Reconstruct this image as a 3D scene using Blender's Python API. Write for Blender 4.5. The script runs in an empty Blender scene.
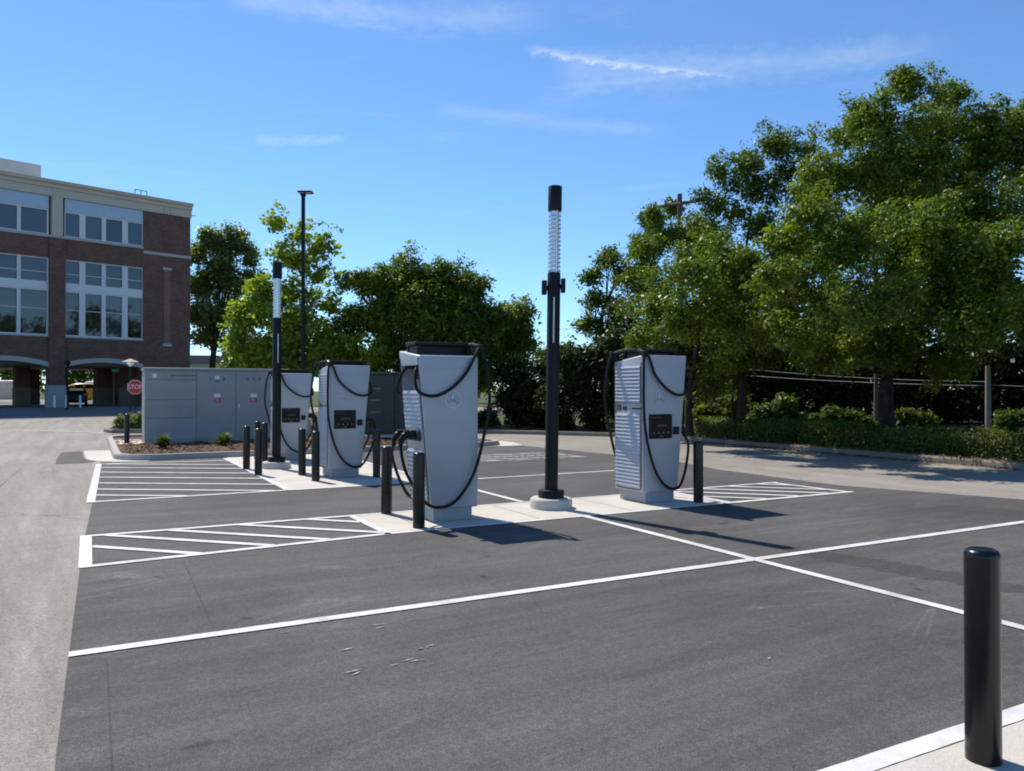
import bpy, bmesh, math, random
import numpy as np
from mathutils import Vector, Matrix
R = math.radians
scene = bpy.context.scene
COL = scene.collection

# ------------------------------------------------------------------ camera numbers
F, HCAM, HV = 790.0, 1.6, 388.0
TH = R(28.2)
CT, ST = math.cos(TH), math.sin(TH)
def ac(A, C, z=0.0):
    """parking grid (A along the stall lines, C across) -> world"""
    return Vector((A*CT - C*ST, A*ST + C*CT, z))
def px(u, Z, v=None, z=0.0):
    if v is not None: z = HCAM - (v-HV)/F*Z
    return Vector(((u-512)/F*Z, Z, z))

# ------------------------------------------------------------------ materials
def nodes(name):
    m = bpy.data.materials.new(name); m.use_nodes = True
    nt = m.node_tree; b = nt.nodes['Principled BSDF']
    return m, nt, b
def N(nt, t, **kw):
    n = nt.nodes.new(t)
    for k, v in kw.items():
        if hasattr(n, k): setattr(n, k, v)
        else: n.inputs[k].default_value = v
    return n
def c4(c): return (c[0], c[1], c[2], 1)
def ramp(nt, src, stops):
    r = N(nt, 'ShaderNodeValToRGB'); nt.links.new(src, r.inputs[0])
    el = r.color_ramp.elements
    while len(el) < len(stops): el.new(0.5)
    for e, (p, c) in zip(el, stops):
        e.position = p; e.color = c4(c) if len(c) == 3 else c
    return r
def mixc(nt, fac, a, b, blend='MIX'):
    m = N(nt, 'ShaderNodeMix', data_type='RGBA', blend_type=blend)
    for s, i in ((fac, 0), (a, 6), (b, 7)):
        if hasattr(s, 'is_linked') or hasattr(s, 'links'): nt.links.new(s, m.inputs[i])
        else: m.inputs[i].default_value = s if i == 0 else c4(s)
    return m.outputs[2]
def noise(nt, scale, detail=4, rough=.6, mapping=None, coord='Object', dist=0):
    tc = N(nt, 'ShaderNodeTexCoord'); src = tc.outputs[coord]
    if mapping:
        mp = N(nt, 'ShaderNodeMapping'); nt.links.new(src, mp.inputs[0])
        mp.vector_type = 'TEXTURE'; mp.inputs['Rotation'].default_value = (0, 0, mapping[0]); mp.inputs['Scale'].default_value = [1/x for x in mapping[1]]
        src = mp.outputs[0]
    n = N(nt, 'ShaderNodeTexNoise'); n.inputs['Scale'].default_value = scale
    n.inputs['Detail'].default_value = detail; n.inputs['Roughness'].default_value = rough; n.inputs['Distortion'].default_value = dist
    nt.links.new(src, n.inputs['Vector']); return n.outputs[0]
def bump(nt, b, src, strength=.3, dist=.01):
    bm_ = N(nt, 'ShaderNodeBump'); bm_.inputs['Strength'].default_value = strength; bm_.inputs['Distance'].default_value = dist
    nt.links.new(src, bm_.inputs['Height']); nt.links.new(bm_.outputs[0], b.inputs['Normal'])
def mat(name, c, rough=.6, metal=0, var=.12, scale=6, bmp=0, spec=.5, coat=0):
    m, nt, b = nodes(name)
    n = noise(nt, scale, 5)
    r = ramp(nt, n, [(.3, [x*(1-var) for x in c]), (.7, [min(1, x*(1+var)) for x in c])])
    nt.links.new(r.outputs[0], b.inputs['Base Color'])
    b.inputs['Roughness'].default_value = rough; b.inputs['Metallic'].default_value = metal
    b.inputs['Specular IOR Level'].default_value = spec; b.inputs['Coat Weight'].default_value = coat
    rr = ramp(nt, noise(nt, scale*2.3, 4), [(.3, (rough*.85,)*3), (.7, (min(1, rough*1.15),)*3)])
    nt.links.new(rr.outputs[0], b.inputs['Roughness'])
    if bmp: bump(nt, b, noise(nt, scale*12, 3), bmp, .004)
    return m

def asphalt(name, dark, light, speck, streak_rot, crack=None, fine=150, scuff=0):
    m, nt, b = nodes(name)
    def mul(c, src, stops):
        g = ramp(nt, src, [(p, (v, v, v)) for p, v in stops]).outputs[0]
        return mixc(nt, 1.0, c, g, 'MULTIPLY')
    c = ramp(nt, noise(nt, .35, 6, .62, dist=.6), [(.25, dark), (.75, light)]).outputs[0]
    c = mul(c, noise(nt, 1.0, 6, .65, (streak_rot, (.16, 2.4, 1))), [(.3, .79), (.7, 1.19)])
    c = mul(c, noise(nt, 1.0, 5, .7, (streak_rot+.12, (.7, 11, 1)), dist=.4), [(.32, .90), (.7, 1.10)])
    c = mul(c, noise(nt, 4, 6, .75), [(.3, .90), (.72, 1.10)])
    c = mul(c, noise(nt, .9, 7, .75, dist=1.2), [(.30, .78), (.40, 1), (.66, 1), (.78, 1.16)])
    sp = noise(nt, fine, 2, .75)
    c = mul(c, sp, [(.36, 1-speck), (.5, 1), (.66, 1+speck*1.6)])
    c = mul(c, noise(nt, fine*.3, 3, .8), [(.30, 1-speck*.5), (.70, 1+speck*.6)])
    c = mul(c, noise(nt, 2.6, 2, .5, dist=.3), [(.245, .55), (.275, 1)])
    c = mul(c, noise(nt, 26, 4, .8), [(.32, .88), (.68, 1.12)])
    if scuff:
        # thin pale tyre scuffs: narrow crests of a stretched, warped noise
        for rot, off in ((streak_rot+R(28), 0), (streak_rot-R(24), 7)):
            n1 = noise(nt, 1.0, 2, .5, (rot, (.09, 1.5, 1)), dist=.35)
            msk = noise(nt, .55, 3, .6, dist=.8)
            cr = ramp(nt, n1, [(.535, (0,)*3), (.548, (1,)*3), (.556, (0,)*3)]).outputs[0]
            mk = ramp(nt, msk, [(.53, (0,)*3), (.66, (1,)*3)]).outputs[0]
            gr = ramp(nt, noise(nt, 40, 3, .8), [(.42, (0,)*3), (.6, (1,)*3)]).outputs[0]
            f = mixc(nt, 1.0, mixc(nt, 1.0, cr, mk, 'MULTIPLY'), gr, 'MULTIPLY')
            f = mixc(nt, 1.0, f, (scuff,)*3, 'MULTIPLY')
            c = mixc(nt, f, c, (.26, .25, .24))
    if crack:
        tc = N(nt, 'ShaderNodeTexCoord'); ns = N(nt, 'ShaderNodeTexNoise'); ns.inputs['Scale'].default_value = 2.0; ns.inputs['Detail'].default_value = 5
        nt.links.new(tc.outputs['Object'], ns.inputs['Vector'])
        vm = N(nt, 'ShaderNodeVectorMath', operation='MULTIPLY_ADD')
        nt.links.new(ns.outputs[1], vm.inputs[0]); vm.inputs[1].default_value = (.5,)*3; nt.links.new(tc.outputs['Object'], vm.inputs[2])
        vo = N(nt, 'ShaderNodeTexVoronoi', feature='DISTANCE_TO_EDGE'); vo.inputs['Scale'].default_value = crack
        nt.links.new(vm.outputs[0], vo.inputs['Vector'])
        g = ramp(nt, vo.outputs[0], [(0.0, (.62,)*3), (.0022, (.8,)*3), (.0045, (1,)*3)]).outputs[0]
        c = mixc(nt, .7, c, g, 'MULTIPLY')
    nt.links.new(c, b.inputs['Base Color'])
    b.inputs['Roughness'].default_value = .9; b.inputs['Specular IOR Level'].default_value = .25
    bump(nt, b, sp, .35, .006)
    return m

def brick(name, c1, c2, mortar):
    m, nt, b = nodes(name)
    tc = N(nt, 'ShaderNodeTexCoord'); mp = N(nt, 'ShaderNodeMapping')
    mp.inputs['Rotation'].default_value = (R(90), 0, 0)
    nt.links.new(tc.outputs['Object'], mp.inputs[0])
    br = N(nt, 'ShaderNodeTexBrick'); nt.links.new(mp.outputs[0], br.inputs['Vector'])
    br.inputs['Color1'].default_value = c4(c1); br.inputs['Color2'].default_value = c4(c2); br.inputs['Mortar'].default_value = c4(mortar)
    br.inputs['Scale'].default_value = 1; br.inputs['Brick Width'].default_value = .23; br.inputs['Row Height'].default_value = .085
    br.inputs['Mortar Size'].default_value = .009
    g = ramp(nt, noise(nt, .8, 6), [(.3, (.82,)*3), (.7, (1.15,)*3)]).outputs[0]
    nt.links.new(mixc(nt, 1.0, br.outputs[0], g, 'MULTIPLY'), b.inputs['Base Color'])
    b.inputs['Roughness'].default_value = .9; b.inputs['Specular IOR Level'].default_value = .25
    return m

def leafmat(name, c_lo, c_hi, trans=.42, tc=None):
    m = bpy.data.materials.new(name); m.use_nodes = True; nt = m.node_tree
    nt.nodes.clear()
    out = N(nt, 'ShaderNodeOutputMaterial')
    ge = N(nt, 'ShaderNodeNewGeometry')
    r1 = ramp(nt, ge.outputs['Random Per Island'], [(0, c_lo), (.8, c_hi), (1, [min(1, x*1.35) for x in c_hi])])
    cl = ramp(nt, noise(nt, .55, 3), [(.3, (.66, .76, .68)), (.7, (1.36, 1.28, 1.05))])
    col = mixc(nt, 1.0, r1.outputs[0], cl.outputs[0], 'MULTIPLY')
    pr = N(nt, 'ShaderNodeBsdfPrincipled'); pr.inputs['Roughness'].default_value = .5
    pr.inputs['Specular IOR Level'].default_value = .35
    nt.links.new(col, pr.inputs['Base Color'])
    tr = N(nt, 'ShaderNodeBsdfTranslucent')
    t2 = mixc(nt, 1.0, col, tc or (1.35, 1.5, .45), 'MULTIPLY'); nt.links.new(t2, tr.inputs['Color'])
    mx = N(nt, 'ShaderNodeMixShader'); mx.inputs[0].default_value = trans
    nt.links.new(pr.outputs[0], mx.inputs[1]); nt.links.new(tr.outputs[0], mx.inputs[2])
    nt.links.new(mx.outputs[0], out.inputs['Surface'])
    return m

def speckled(name, cols, scale, rough=.95, bmp=.6):
    m, nt, b = nodes(name)
    r = ramp(nt, noise(nt, scale, 6, .75), [(.3, cols[0]), (.5, cols[1]), (.68, cols[2])])
    g = ramp(nt, noise(nt, .7, 4), [(.3, (.75,)*3), (.7, (1.2,)*3)]).outputs[0]
    nt.links.new(mixc(nt, 1.0, r.outputs[0], g, 'MULTIPLY'), b.inputs['Base Color'])
    b.inputs['Roughness'].default_value = rough; b.inputs['Specular IOR Level'].default_value = .2
    bump(nt, b, noise(nt, scale*1.3, 4), bmp, .03)
    return m

def paint_mat(name):
    m, nt, b = nodes(name)
    base = ramp(nt, noise(nt, 3, 6, .7), [(.25, (.47, .465, .45)), (.65, (.68, .675, .65))]).outputs[0]
    dirt = ramp(nt, noise(nt, 1.3, 7, .75, dist=1.0), [(.32, (.72, .71, .69)), (.5, (1,)*3)]).outputs[0]
    wear = ramp(nt, noise(nt, 60, 5, .85), [(.33, (.14,)*3), (.40, (1,)*3)]).outputs[0]
    loc = ramp(nt, noise(nt, 2.1, 5, .7), [(.40, (.95,)*3), (.62, (.15,)*3)]).outputs[0]
    c = mixc(nt, 1.0, base, dirt, 'MULTIPLY')
    w = mixc(nt, 1.0, c, wear, 'MULTIPLY')
    nt.links.new(mixc(nt, loc, c, w), b.inputs['Base Color'])
    b.inputs['Roughness'].default_value = .75
    bump(nt, b, noise(nt, 120, 2), .3, .003)
    return m
def concrete_mat(name, c, var=.1, sp=.06):
    m, nt, b = nodes(name)
    a = ramp(nt, noise(nt, 1.1, 7, .65, dist=.4), [(.25, [x*(1-var) for x in c]), (.75, [min(1, x*(1+var)) for x in c])]).outputs[0]
    g = ramp(nt, noise(nt, 90, 3, .7), [(.35, (1-sp*1.6,)*3), (.6, (1+sp,)*3)]).outputs[0]
    nt.links.new(mixc(nt, 1.0, a, g, 'MULTIPLY'), b.inputs['Base Color'])
    b.inputs['Roughness'].default_value = .85; b.inputs['Specular IOR Level'].default_value = .3
    bump(nt, b, noise(nt, 70, 4), .25, .004)
    return m

M = {}
M['lot'] = asphalt('new_asphalt', (.060, .057, .055), (.108, .102, .097), .40, TH, scuff=.5)
M['road'] = asphalt('old_asphalt', (.218, .200, .172), (.285, .264, .228), .26, TH+R(90), crack=.16, fine=120)
M['stain'] = asphalt('stained_asphalt', (.050, .048, .047), (.068, .065, .063), .34, TH, scuff=.3)
M['patch'] = asphalt('patched_asphalt', (.075, .073, .07), (.10, .098, .093), .2, TH+R(90), fine=120)
M['forecourt'] = asphalt('forecourt_asphalt', (.16, .155, .15), (.21, .205, .195), .12, R(46), fine=60)
M['paint'] = paint_mat('road_paint')
def faded_paint():
    m, nt, b = nodes('faded_road_paint')
    f = ramp(nt, noise(nt, 14, 6, .8), [(.42, (0,)*3), (.58, (.75,)*3)]).outputs[0]
    nt.links.new(mixc(nt, f, (.07, .07, .07), (.62, .62, .6)), b.inputs['Base Color']); b.inputs['Roughness'].default_value = .85
    return m
M['faded'] = faded_paint()
M['pad'] = concrete_mat('pad_concrete', (.53, .495, .435), .14, .1)
M['kerb'] = concrete_mat('kerb_concrete', (.40, .375, .33), .14)
M['kerbold'] = concrete_mat('weathered_kerb', (.22, .185, .145), .25, .12)
M['footing'] = concrete_mat('footing_concrete', (.50, .48, .43), .12)
M['grass'] = speckled('grass_ground', ((.035, .05, .014), (.06, .08, .022), (.10, .11, .04)), 9)
M['verge'] = speckled('pine_straw', ((.07, .045, .028), (.15, .10, .06), (.26, .19, .12)), 22)
M['mulch'] = speckled('mulch', ((.045, .028, .02), (.115, .072, .045), (.23, .155, .10)), 20)
M['earth'] = speckled('leaf_litter', ((.03, .022, .014), (.06, .045, .028), (.10, .075, .045)), 14)
M['black'] = mat('black_powder_coat', (.0045, .0045, .005), .26, var=.15, scale=9, spec=.42)
M['blackm'] = mat('matt_black', (.006, .006, .0065), .5, scale=12, spec=.3)
M['rubber'] = mat('cable_rubber', (.006, .006, .0065), .5, scale=20, spec=.3)
M['charger'] = mat('silver_paint', (.42, .432, .452), .40, .1, var=.03, scale=2.5)
M['louver'] = mat('louvre_paint', (.47, .485, .51), .38, .2, var=.03, scale=3)
M['plinth'] = mat('plinth_paint', (.33, .345, .37), .5, .1, var=.05, scale=5)
M['seam'] = mat('dark_seam', (.03, .03, .033), .6)
M['screen'] = mat('screen_glass', (.004, .004, .005), .2, var=.1, spec=.22)
M['icon'] = mat('screen_icons', (.22, .22, .23), .4)
M['dimtext'] = mat('screen_text', (.045, .046, .05), .4)
M['orange'] = mat('socket_icons', (.45, .22, .06), .5)
M['chrome'] = mat('satin_chrome', (.46, .48, .51), .28, .75, var=.02)
M['recess'] = mat('recess_plastic', (.05, .052, .056), .6)
M['lens'] = mat('lamp_lens', (.80, .82, .84), .18, .55, var=.04, scale=14)
M['strip'] = mat('pale_strip', (.55, .56, .58), .3, .5)
M['cab'] = mat('switchgear_paint', (.30, .312, .305), .5, .0, var=.08, scale=1.6)
M['cabdark'] = mat('dark_green_paint', (.035, .043, .040), .5, var=.15, scale=3)
M['cabmid'] = mat('cabinet_grey', (.15, .17, .17), .5)
M['white'] = mat('white_label', (.75, .75, .74), .5, var=.04)
M['red'] = mat('red_label', (.50, .03, .035), .5, var=.1)
M['signred'] = mat('sign_red', (.52, .02, .035), .4, var=.06)
M['green'] = mat('green_sign', (.02, .30, .12), .4)
M['brick'] = brick('red_brick', (.180, .082, .062), (.100, .049, .040), (.17, .135, .115))
M['brick2'] = brick('pale_brick', (.22, .11, .085), (.18, .09, .075), (.24, .2, .18))
M['trim'] = concrete_mat('cast_stone', (.50, .45, .38), .06, .03)
M['trimw'] = concrete_mat('pale_cast_stone', (.40, .385, .355), .05, .03)
M['frame'] = mat('white_frames', (.62, .64, .66), .4, var=.03)
M['bluepanel'] = mat('blue_grey_panel', (.36, .42, .50), .25, .2, var=.03, scale=.6)
def glassmat(name, lo, hi, rough=.03):
    m, nt, b = nodes(name)
    oi = N(nt, 'ShaderNodeObjectInfo')
    nt.links.new(ramp(nt, oi.outputs['Random'], [(0, lo), (.6, lo), (1, hi)]).outputs[0], b.inputs['Base Color'])
    b.inputs['Roughness'].default_value = rough; b.inputs['IOR'].default_value = 1.8
    bump(nt, b, noise(nt, .5, 2), .06, .05)
    return m
M['glass'] = glassmat('window_glass', (.008, .011, .016), (.035, .045, .06))
M['glass2'] = glassmat('sky_glass', (.03, .045, .07), (.05, .075, .11))
M['dark'] = mat('dark_interior', (.02, .02, .022), .9)
M['soffit'] = mat('arcade_soffit', (.13, .132, .13), .8)
M['pierblock'] = mat('pier_block', (.30, .32, .34), .7, var=.06, scale=1)
M['roofbox'] = mat('roof_cladding', (.52, .51, .48), .6, var=.04, scale=.6)
M['bark'] = speckled('bark', ((.022, .017, .013), (.042, .034, .027), (.075, .062, .05)), 8)
M['barkpale'] = speckled('pale_bark', ((.08, .07, .055), (.15, .13, .11), (.23, .21, .18)), 6)
M['wood'] = mat('weathered_pole', (.11, .085, .062), .85, var=.25, scale=4)
M['greypost'] = mat('grey_post', (.20, .185, .165), .85, var=.25, scale=4)
M['wire'] = mat('aluminium_wire', (.22, .22, .22), .7, .1)
M['l_big'] = leafmat('leaves_oak', (.049, .087, .012), (.158, .212, .030), .30, (1.4, 1.5, .35))
M['l_mid'] = leafmat('leaves_mid', (.041, .077, .013), (.128, .180, .029), .30, (1.4, 1.5, .35))
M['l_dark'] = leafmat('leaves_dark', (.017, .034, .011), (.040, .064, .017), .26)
M['l_bright'] = leafmat('leaves_bright', (.12, .185, .022), (.27, .33, .06), .46, (1.4, 1.45, .4))
M['l_grey'] = leafmat('leaves_greygreen', (.11, .14, .055), (.23, .26, .11), .36, (1.35, 1.5, .5))
M['l_hedge'] = leafmat('leaves_hedge', (.052, .082, .012), (.110, .14, .022), .4)
M['l_shrub'] = leafmat('leaves_shrub', (.045, .078, .02), (.10, .14, .035), .35)
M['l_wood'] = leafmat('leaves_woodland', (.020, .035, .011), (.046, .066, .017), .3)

# ------------------------------------------------------------------ object helpers
def link(name, me, m=None, parent=None, kind=None):
    o = bpy.data.objects.new(name, me); COL.objects.link(o)
    if m is not None and me is not None: me.materials.append(m)
    if parent is not None: o.parent = parent
    if kind: o['kind'] = kind
    return o
def tag(o, label, cat, group=None):
    o['label'] = label; o['category'] = cat
    if group: o['group'] = group
    return o
def thing(name, label, cat, loc=(0, 0, 0), rz=0, group=None):
    o = bpy.data.objects.new(name, None); COL.objects.link(o)
    o.location = loc; o.rotation_euler = (0, 0, rz); o.empty_display_size = .2
    return tag(o, label, cat, group)
def fin(bm, name, m, parent=None, kind=None, smooth=False, angle=None):
    bmesh.ops.recalc_face_normals(bm, faces=bm.faces)
    me = bpy.data.meshes.new(name); bm.to_mesh(me); bm.free()
    if smooth:
        me.polygons.foreach_set('use_smooth', [True]*len(me.polygons))
        if angle: me.set_sharp_from_angle(angle=R(angle))
    return link(name, me, m, parent, kind)
def copy_tree(o, parent=None):
    c = o.copy(); COL.objects.link(c)
    if parent is not None: c.parent = parent
    for ch in o.children: copy_tree(ch, c)
    return c

def add_box(bm, x0, x1, y0, y1, z0, z1, bev=0, seg=2):
    t = bmesh.new()
    vs = [t.verts.new(p) for p in ((x0,y0,z0),(x1,y0,z0),(x1,y1,z0),(x0,y1,z0),(x0,y0,z1),(x1,y0,z1),(x1,y1,z1),(x0,y1,z1))]
    for f in ((3,2,1,0),(4,5,6,7),(0,1,5,4),(1,2,6,5),(2,3,7,6),(3,0,4,7)): t.faces.new([vs[i] for i in f])
    if bev: bmesh.ops.bevel(t, geom=t.edges[:], offset=bev, segments=seg, profile=.5, affect='EDGES')
    merge(bm, t)
def merge(bm, t, mtx=None):
    if mtx is not None: bmesh.ops.transform(t, matrix=mtx, verts=t.verts)
    me = bpy.data.meshes.new('tmp'); t.to_mesh(me); t.free(); bm.from_mesh(me); bpy.data.meshes.remove(me)
def add_lathe(bm, prof, n=24, cx=0, cy=0, cap=True):
    """prof: list of (r, z)"""
    rings = []
    for r, z in prof:
        rings.append([bm.verts.new((cx+r*math.cos(2*math.pi*i/n), cy+r*math.sin(2*math.pi*i/n), z)) for i in range(n)])
    for a, b in zip(rings, rings[1:]):
        for i in range(n): bm.faces.new((a[i], a[(i+1) % n], b[(i+1) % n], b[i]))
    if cap:
        bm.faces.new(rings[0][::-1]); bm.faces.new(rings[-1])
def smooth_path(pts, k=6):
    P = [Vector(p) for p in pts]; out = []
    for i in range(len(P)-1):
        p0 = P[max(i-1, 0)]; p1 = P[i]; p2 = P[i+1]; p3 = P[min(i+2, len(P)-1)]
        for j in range(k):
            t = j/k
            out.append(.5*((2*p1)+(p2-p0)*t+(2*p0-5*p1+4*p2-p3)*t*t+(3*p1-p0-3*p2+p3)*t**3))
    out.append(P[-1]); return out
def add_tube(bm, pts, r, n=8, cap=True):
    """r: float or list per point"""
    P = [Vector(p) for p in pts]
    rs = r if isinstance(r, (list, tuple)) else [r]*len(P)
    rings = []; up = None
    for i, p in enumerate(P):
        d = (P[min(i+1, len(P)-1)]-P[max(i-1, 0)])
        if d.length < 1e-9: d = Vector((0, 0, 1))
        d.normalize()
        if up is None: up = Vector((0, 0, 1)) if abs(d.z) < .9 else Vector((1, 0, 0))
        s = d.cross(up)
        if s.length < 1e-4: s = d.cross(Vector((0, 1, .3)))
        s.normalize(); up = s.cross(d).normalized()
        rings.append([bm.verts.new(p+rs[i]*(math.cos(2*math.pi*k/n)*s+math.sin(2*math.pi*k/n)*up)) for k in range(n)])
    for a, b in zip(rings, rings[1:]):
        for k in range(n): bm.faces.new((a[k], a[(k+1) % n], b[(k+1) % n], b[k]))
    if cap: bm.faces.new(rings[0][::-1]); bm.faces.new(rings[-1])
def add_prism(bm, poly, z0, z1):
    """poly: list of (x,y); extruded z0..z1"""
    a = [bm.verts.new((x, y, z0)) for x, y in poly]; b = [bm.verts.new((x, y, z1)) for x, y in poly]
    n = len(poly)
    bm.faces.new(a[::-1]); bm.faces.new(b)
    for i in range(n): bm.faces.new((a[i], a[(i+1) % n], b[(i+1) % n], b[i]))
def add_prism_xz(bm, poly, y0, y1):
    a = [bm.verts.new((x, y0, z)) for x, z in poly]; b = [bm.verts.new((x, y1, z)) for x, z in poly]
    n = len(poly)
    bm.faces.new(a); bm.faces.new(b[::-1])
    for i in range(n): bm.faces.new((a[i], b[i], b[(i+1) % n], a[(i+1) % n]))
def add_prism_yz(bm, poly, x0, x1):
    a = [bm.verts.new((x0, y, z)) for y, z in poly]; b = [bm.verts.new((x1, y, z)) for y, z in poly]
    n = len(poly)
    bm.faces.new(a); bm.faces.new(b[::-1])
    for i in range(n): bm.faces.new((a[i], b[i], b[(i+1) % n], a[(i+1) % n]))
def sheet(name, poly, z, m, kind='structure'):
    bm = bmesh.new()
    f = bm.faces.new([bm.verts.new((p[0], p[1], z)) for p in poly])
    bmesh.ops.triangulate(bm, faces=[f])
    o = fin(bm, name, m, None, kind)
    for p in o.data.polygons:
        if p.normal.z < 0: p.flip()
    return o
def acs(pts): return [ac(a, c).xy[:] for a, c in pts]
def text_bm(body, size, parent, name, m, loc, rot=(R(90), 0, 0), ext=.002):
    cu = bpy.data.curves.new('tmp', 'FONT'); cu.body = body; cu.size = size; cu.extrude = ext
    cu.align_x = 'CENTER'; cu.align_y = 'CENTER'
    o = bpy.data.objects.new('tmp', cu)
    me = bpy.data.meshes.new_from_object(o); bpy.data.objects.remove(o)
    me.name = name
    t = link(name, me, m, parent); t.location = loc; t.rotation_euler = rot
    return t

# ------------------------------------------------------------------ ground, road, lot
sheet('ground', [(-500, -60), (500, -60), (500, 900), (-500, 900)], 0.0, M['grass'])
sheet('road', acs([(-120, -30), (16.5, -30), (16.5, 24.5), (13.0, 30), (10, 47), (-2, 150), (-120, 150)]), .004, M['road'])
sheet('parking_lot', acs([(-.14, -20), (13.2, -6), (12.0, 6.5), (11.05, 9.0), (11.1, 12), (11.6, 14), (10.9, 20.1), (.25, 19.6), (.2, 18), (-.05, 9), (-.12, 4)]), .008, M['lot'])
sheet('asphalt_patch', acs([(-.62, 19.6), (-.12, 19.5), (.16, 19.84), (-.02, 20.3), (-.09, 20.9), (-.14, 23.4), (-.60, 23.1), (-.64, 21.0)]), .0085, M['patch'])
sheet('gutter_pavement', acs([(-.05, 20.9), (.02, 20.3), (.2, 19.85), (.5, 19.55), (.9, 19.38), (1.2, 19.36), (1.2, 19.52), (.9, 19.64), (.64, 20.0), (.52, 20.5), (.5, 23.3), (-.1, 23.4)]), .012, M['pad'])
sheet('gutter_pavement', acs([(9.6, 19.7), (11.0, 19.8), (11.3, 21.0), (11.25, 27), (10.6, 27), (10.6, 22)]), .016, M['pad'])
sheet('far_road', [(-60, 58), (160, 64), (160, 74), (-60, 70)], .02, M['road'])

# forecourt rising to the brick building
D_ = Vector((.692, .722, 0)); NIN = Vector((-.722, .692, 0)); PB = Vector((-26.2, 64.3, 0))
bm = bmesh.new()
rows = [(-14.5, .009), (-9, .06), (-3, .28), (-.6, .32), (24, .32), (40, .3)]
ring = []
for off, z in rows:
    ring.append([bm.verts.new(PB+D_*s+NIN*off+Vector((0, 0, z))) for s in (-70, -30, 0, 6)])
for a, b in zip(ring, ring[1:]):
    for i in range(3): bm.faces.new((a[i], a[i+1], b[i+1], b[i]))
fin(bm, 'forecourt_pavement', M['forecourt'], None, 'structure')

# charging islands
I1 = [(2.96, 8.42), (7.95, 8.42), (7.95, 9.72), (2.96, 9.72)]
I2 = [(2.86, 12.78), (5.28, 12.78), (5.28, 19.5), (2.86, 19.5)]
I3 = [(2.72, -8), (14, -8), (14, 2.19), (2.72, 2.19)]
def pad(poly, joints):
    bm = bmesh.new(); a0, c0 = poly[0]; a1, c1 = poly[2]
    t = bmesh.new()
    vs = [t.verts.new(ac(a, c, z)) for z in (-.05, .013) for a, c in poly]
    n = 4
    t.faces.new(vs[4:]); 
    for i in range(4): t.faces.new((vs[i], vs[(i+1) % 4], vs[4+(i+1) % 4], vs[4+i]))
    merge(bm, t)
    fin(bm, 'concrete_pavement', M['pad'], None, 'structure')
    if joints:
        bm = bmesh.new()
        for (p, q) in joints:
            p = ac(*p,   .0143); q = ac(*q,   .0143); d = (q-p).normalized(); s = Vector((-d.y, d.x, 0))*.005
            bm.faces.new([bm.verts.new(v) for v in (p-s, q-s, q+s, p+s)])
        fin(bm, 'pavement_joint', M['patch'], None, 'structure')
pad(I1, [((3.4, 8.42), (3.4, 9.72)), ((4.9, 8.42), (4.9, 9.72)), ((6.3, 8.42), (6.3, 9.72))])
pad(I2, [((2.86, 14.0), (5.28, 14.0)), ((2.86, 15.7), (5.28, 15.7)), ((2.86, 17.4), (5.28, 17.4))])
pad(I3, [((2.72, .6), (14, .6)), ((4.9, -8), (4.9, 2.19))])

# painted markings
STR = random.Random(2)
def stripe(bm, p, q, w=.1, z=.015):
    p = ac(*p, z); q = ac(*q, z); d = (q-p).normalized(); s = Vector((-d.y, d.x, 0))*w/2
    n = max(1, int((q-p).length/.06))
    prev = None
    for i in range(n+1):
        c = p.lerp(q, i/n); a = bm.verts.new(c-s*STR.uniform(.97, 1.03)); b = bm.verts.new(c+s*STR.uniform(.97, 1.03))
        if prev: bm.faces.new((prev[0], a, b, prev[1]))
        prev = (a, b)
def marks(lines, m='paint', z=.015):
    bm = bmesh.new()
    for i, l in enumerate(lines): stripe(bm, l[0], l[1], l[2] if len(l) > 2 else .1, z+i*.0004)
    return fin(bm, 'road_marking', M[m], None, 'structure')
marks([((-.1, 5.44), (10.6, 5.47)), ((5.5, 8.36), (5.5, 2.30))])
# island outlines
marks([((2.9, 8.35), (7.95, 8.35)), ((2.92, 8.30), (2.92, 9.78), .09), ((7.98, 8.3), (7.98, 9.8), .09), ((2.9, 9.75), (8.0, 9.75), .07)])
marks([((2.8, 12.72), (5.38, 12.72)), ((2.80, 12.68), (2.80, 19.3), .11), ((5.35, 12.7), (5.35, 19.3), .11)])
marks([((2.66, 2.25), (14, 2.25), .11)])
# hatched bay, near left
def clipseg(p, d, a0, a1, clo, chi):
    t0, t1 = -99, 99
    for (pp, dd, lo, hi) in ((p[0], d[0], a0, a1),):
        ta, tb = (lo-pp)/dd, (hi-pp)/dd; t0 = max(t0, min(ta, tb)); t1 = min(t1, max(ta, tb))
    # C limits may depend on A linearly: clo(a)=k+m*a
    k, m = clo; tt = ((k+m*p[0])-p[1])/(d[1]-m*d[0]); t1 = min(t1, tt) if d[1] < 0 else t1
    tt = (chi-p[1])/d[1]; t0 = max(t0, tt) if d[1] < 0 else t0
    if t1-t0 < .15: return None
    return ((p[0]+d[0]*t0, p[1]+d[1]*t0), (p[0]+d[0]*t1, p[1]+d[1]*t1))
H = [((-.02, 8.02), (-.02, 9.79), .11), ((0, 8.07), (2.95, 8.34)), ((0, 9.74), (2.95, 9.74))]
for a in (-.62, .16, .80, 1.56, 2.36):
    s = clipseg((a, 9.72), (1, -.98), .03, 2.88, (8.10, .09), 9.70)
    if s: H.append(s)
marks(H)
# hatched bay, far left
H = [((.03, 12.62), (.2, 19.1), .11), ((0.05, 12.68), (2.8, 12.70)), ((.2, 19.05), (2.8, 18.7), .09)]
for c in (13.45, 14.25, 15.2, 16.2, 17.2, 18.2, 19.1):
    s = clipseg((.12, c), (1, -.62), .1, 2.75, (12.72, 0), 18.95)
    if s: H.append(s)
marks(H)
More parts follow.
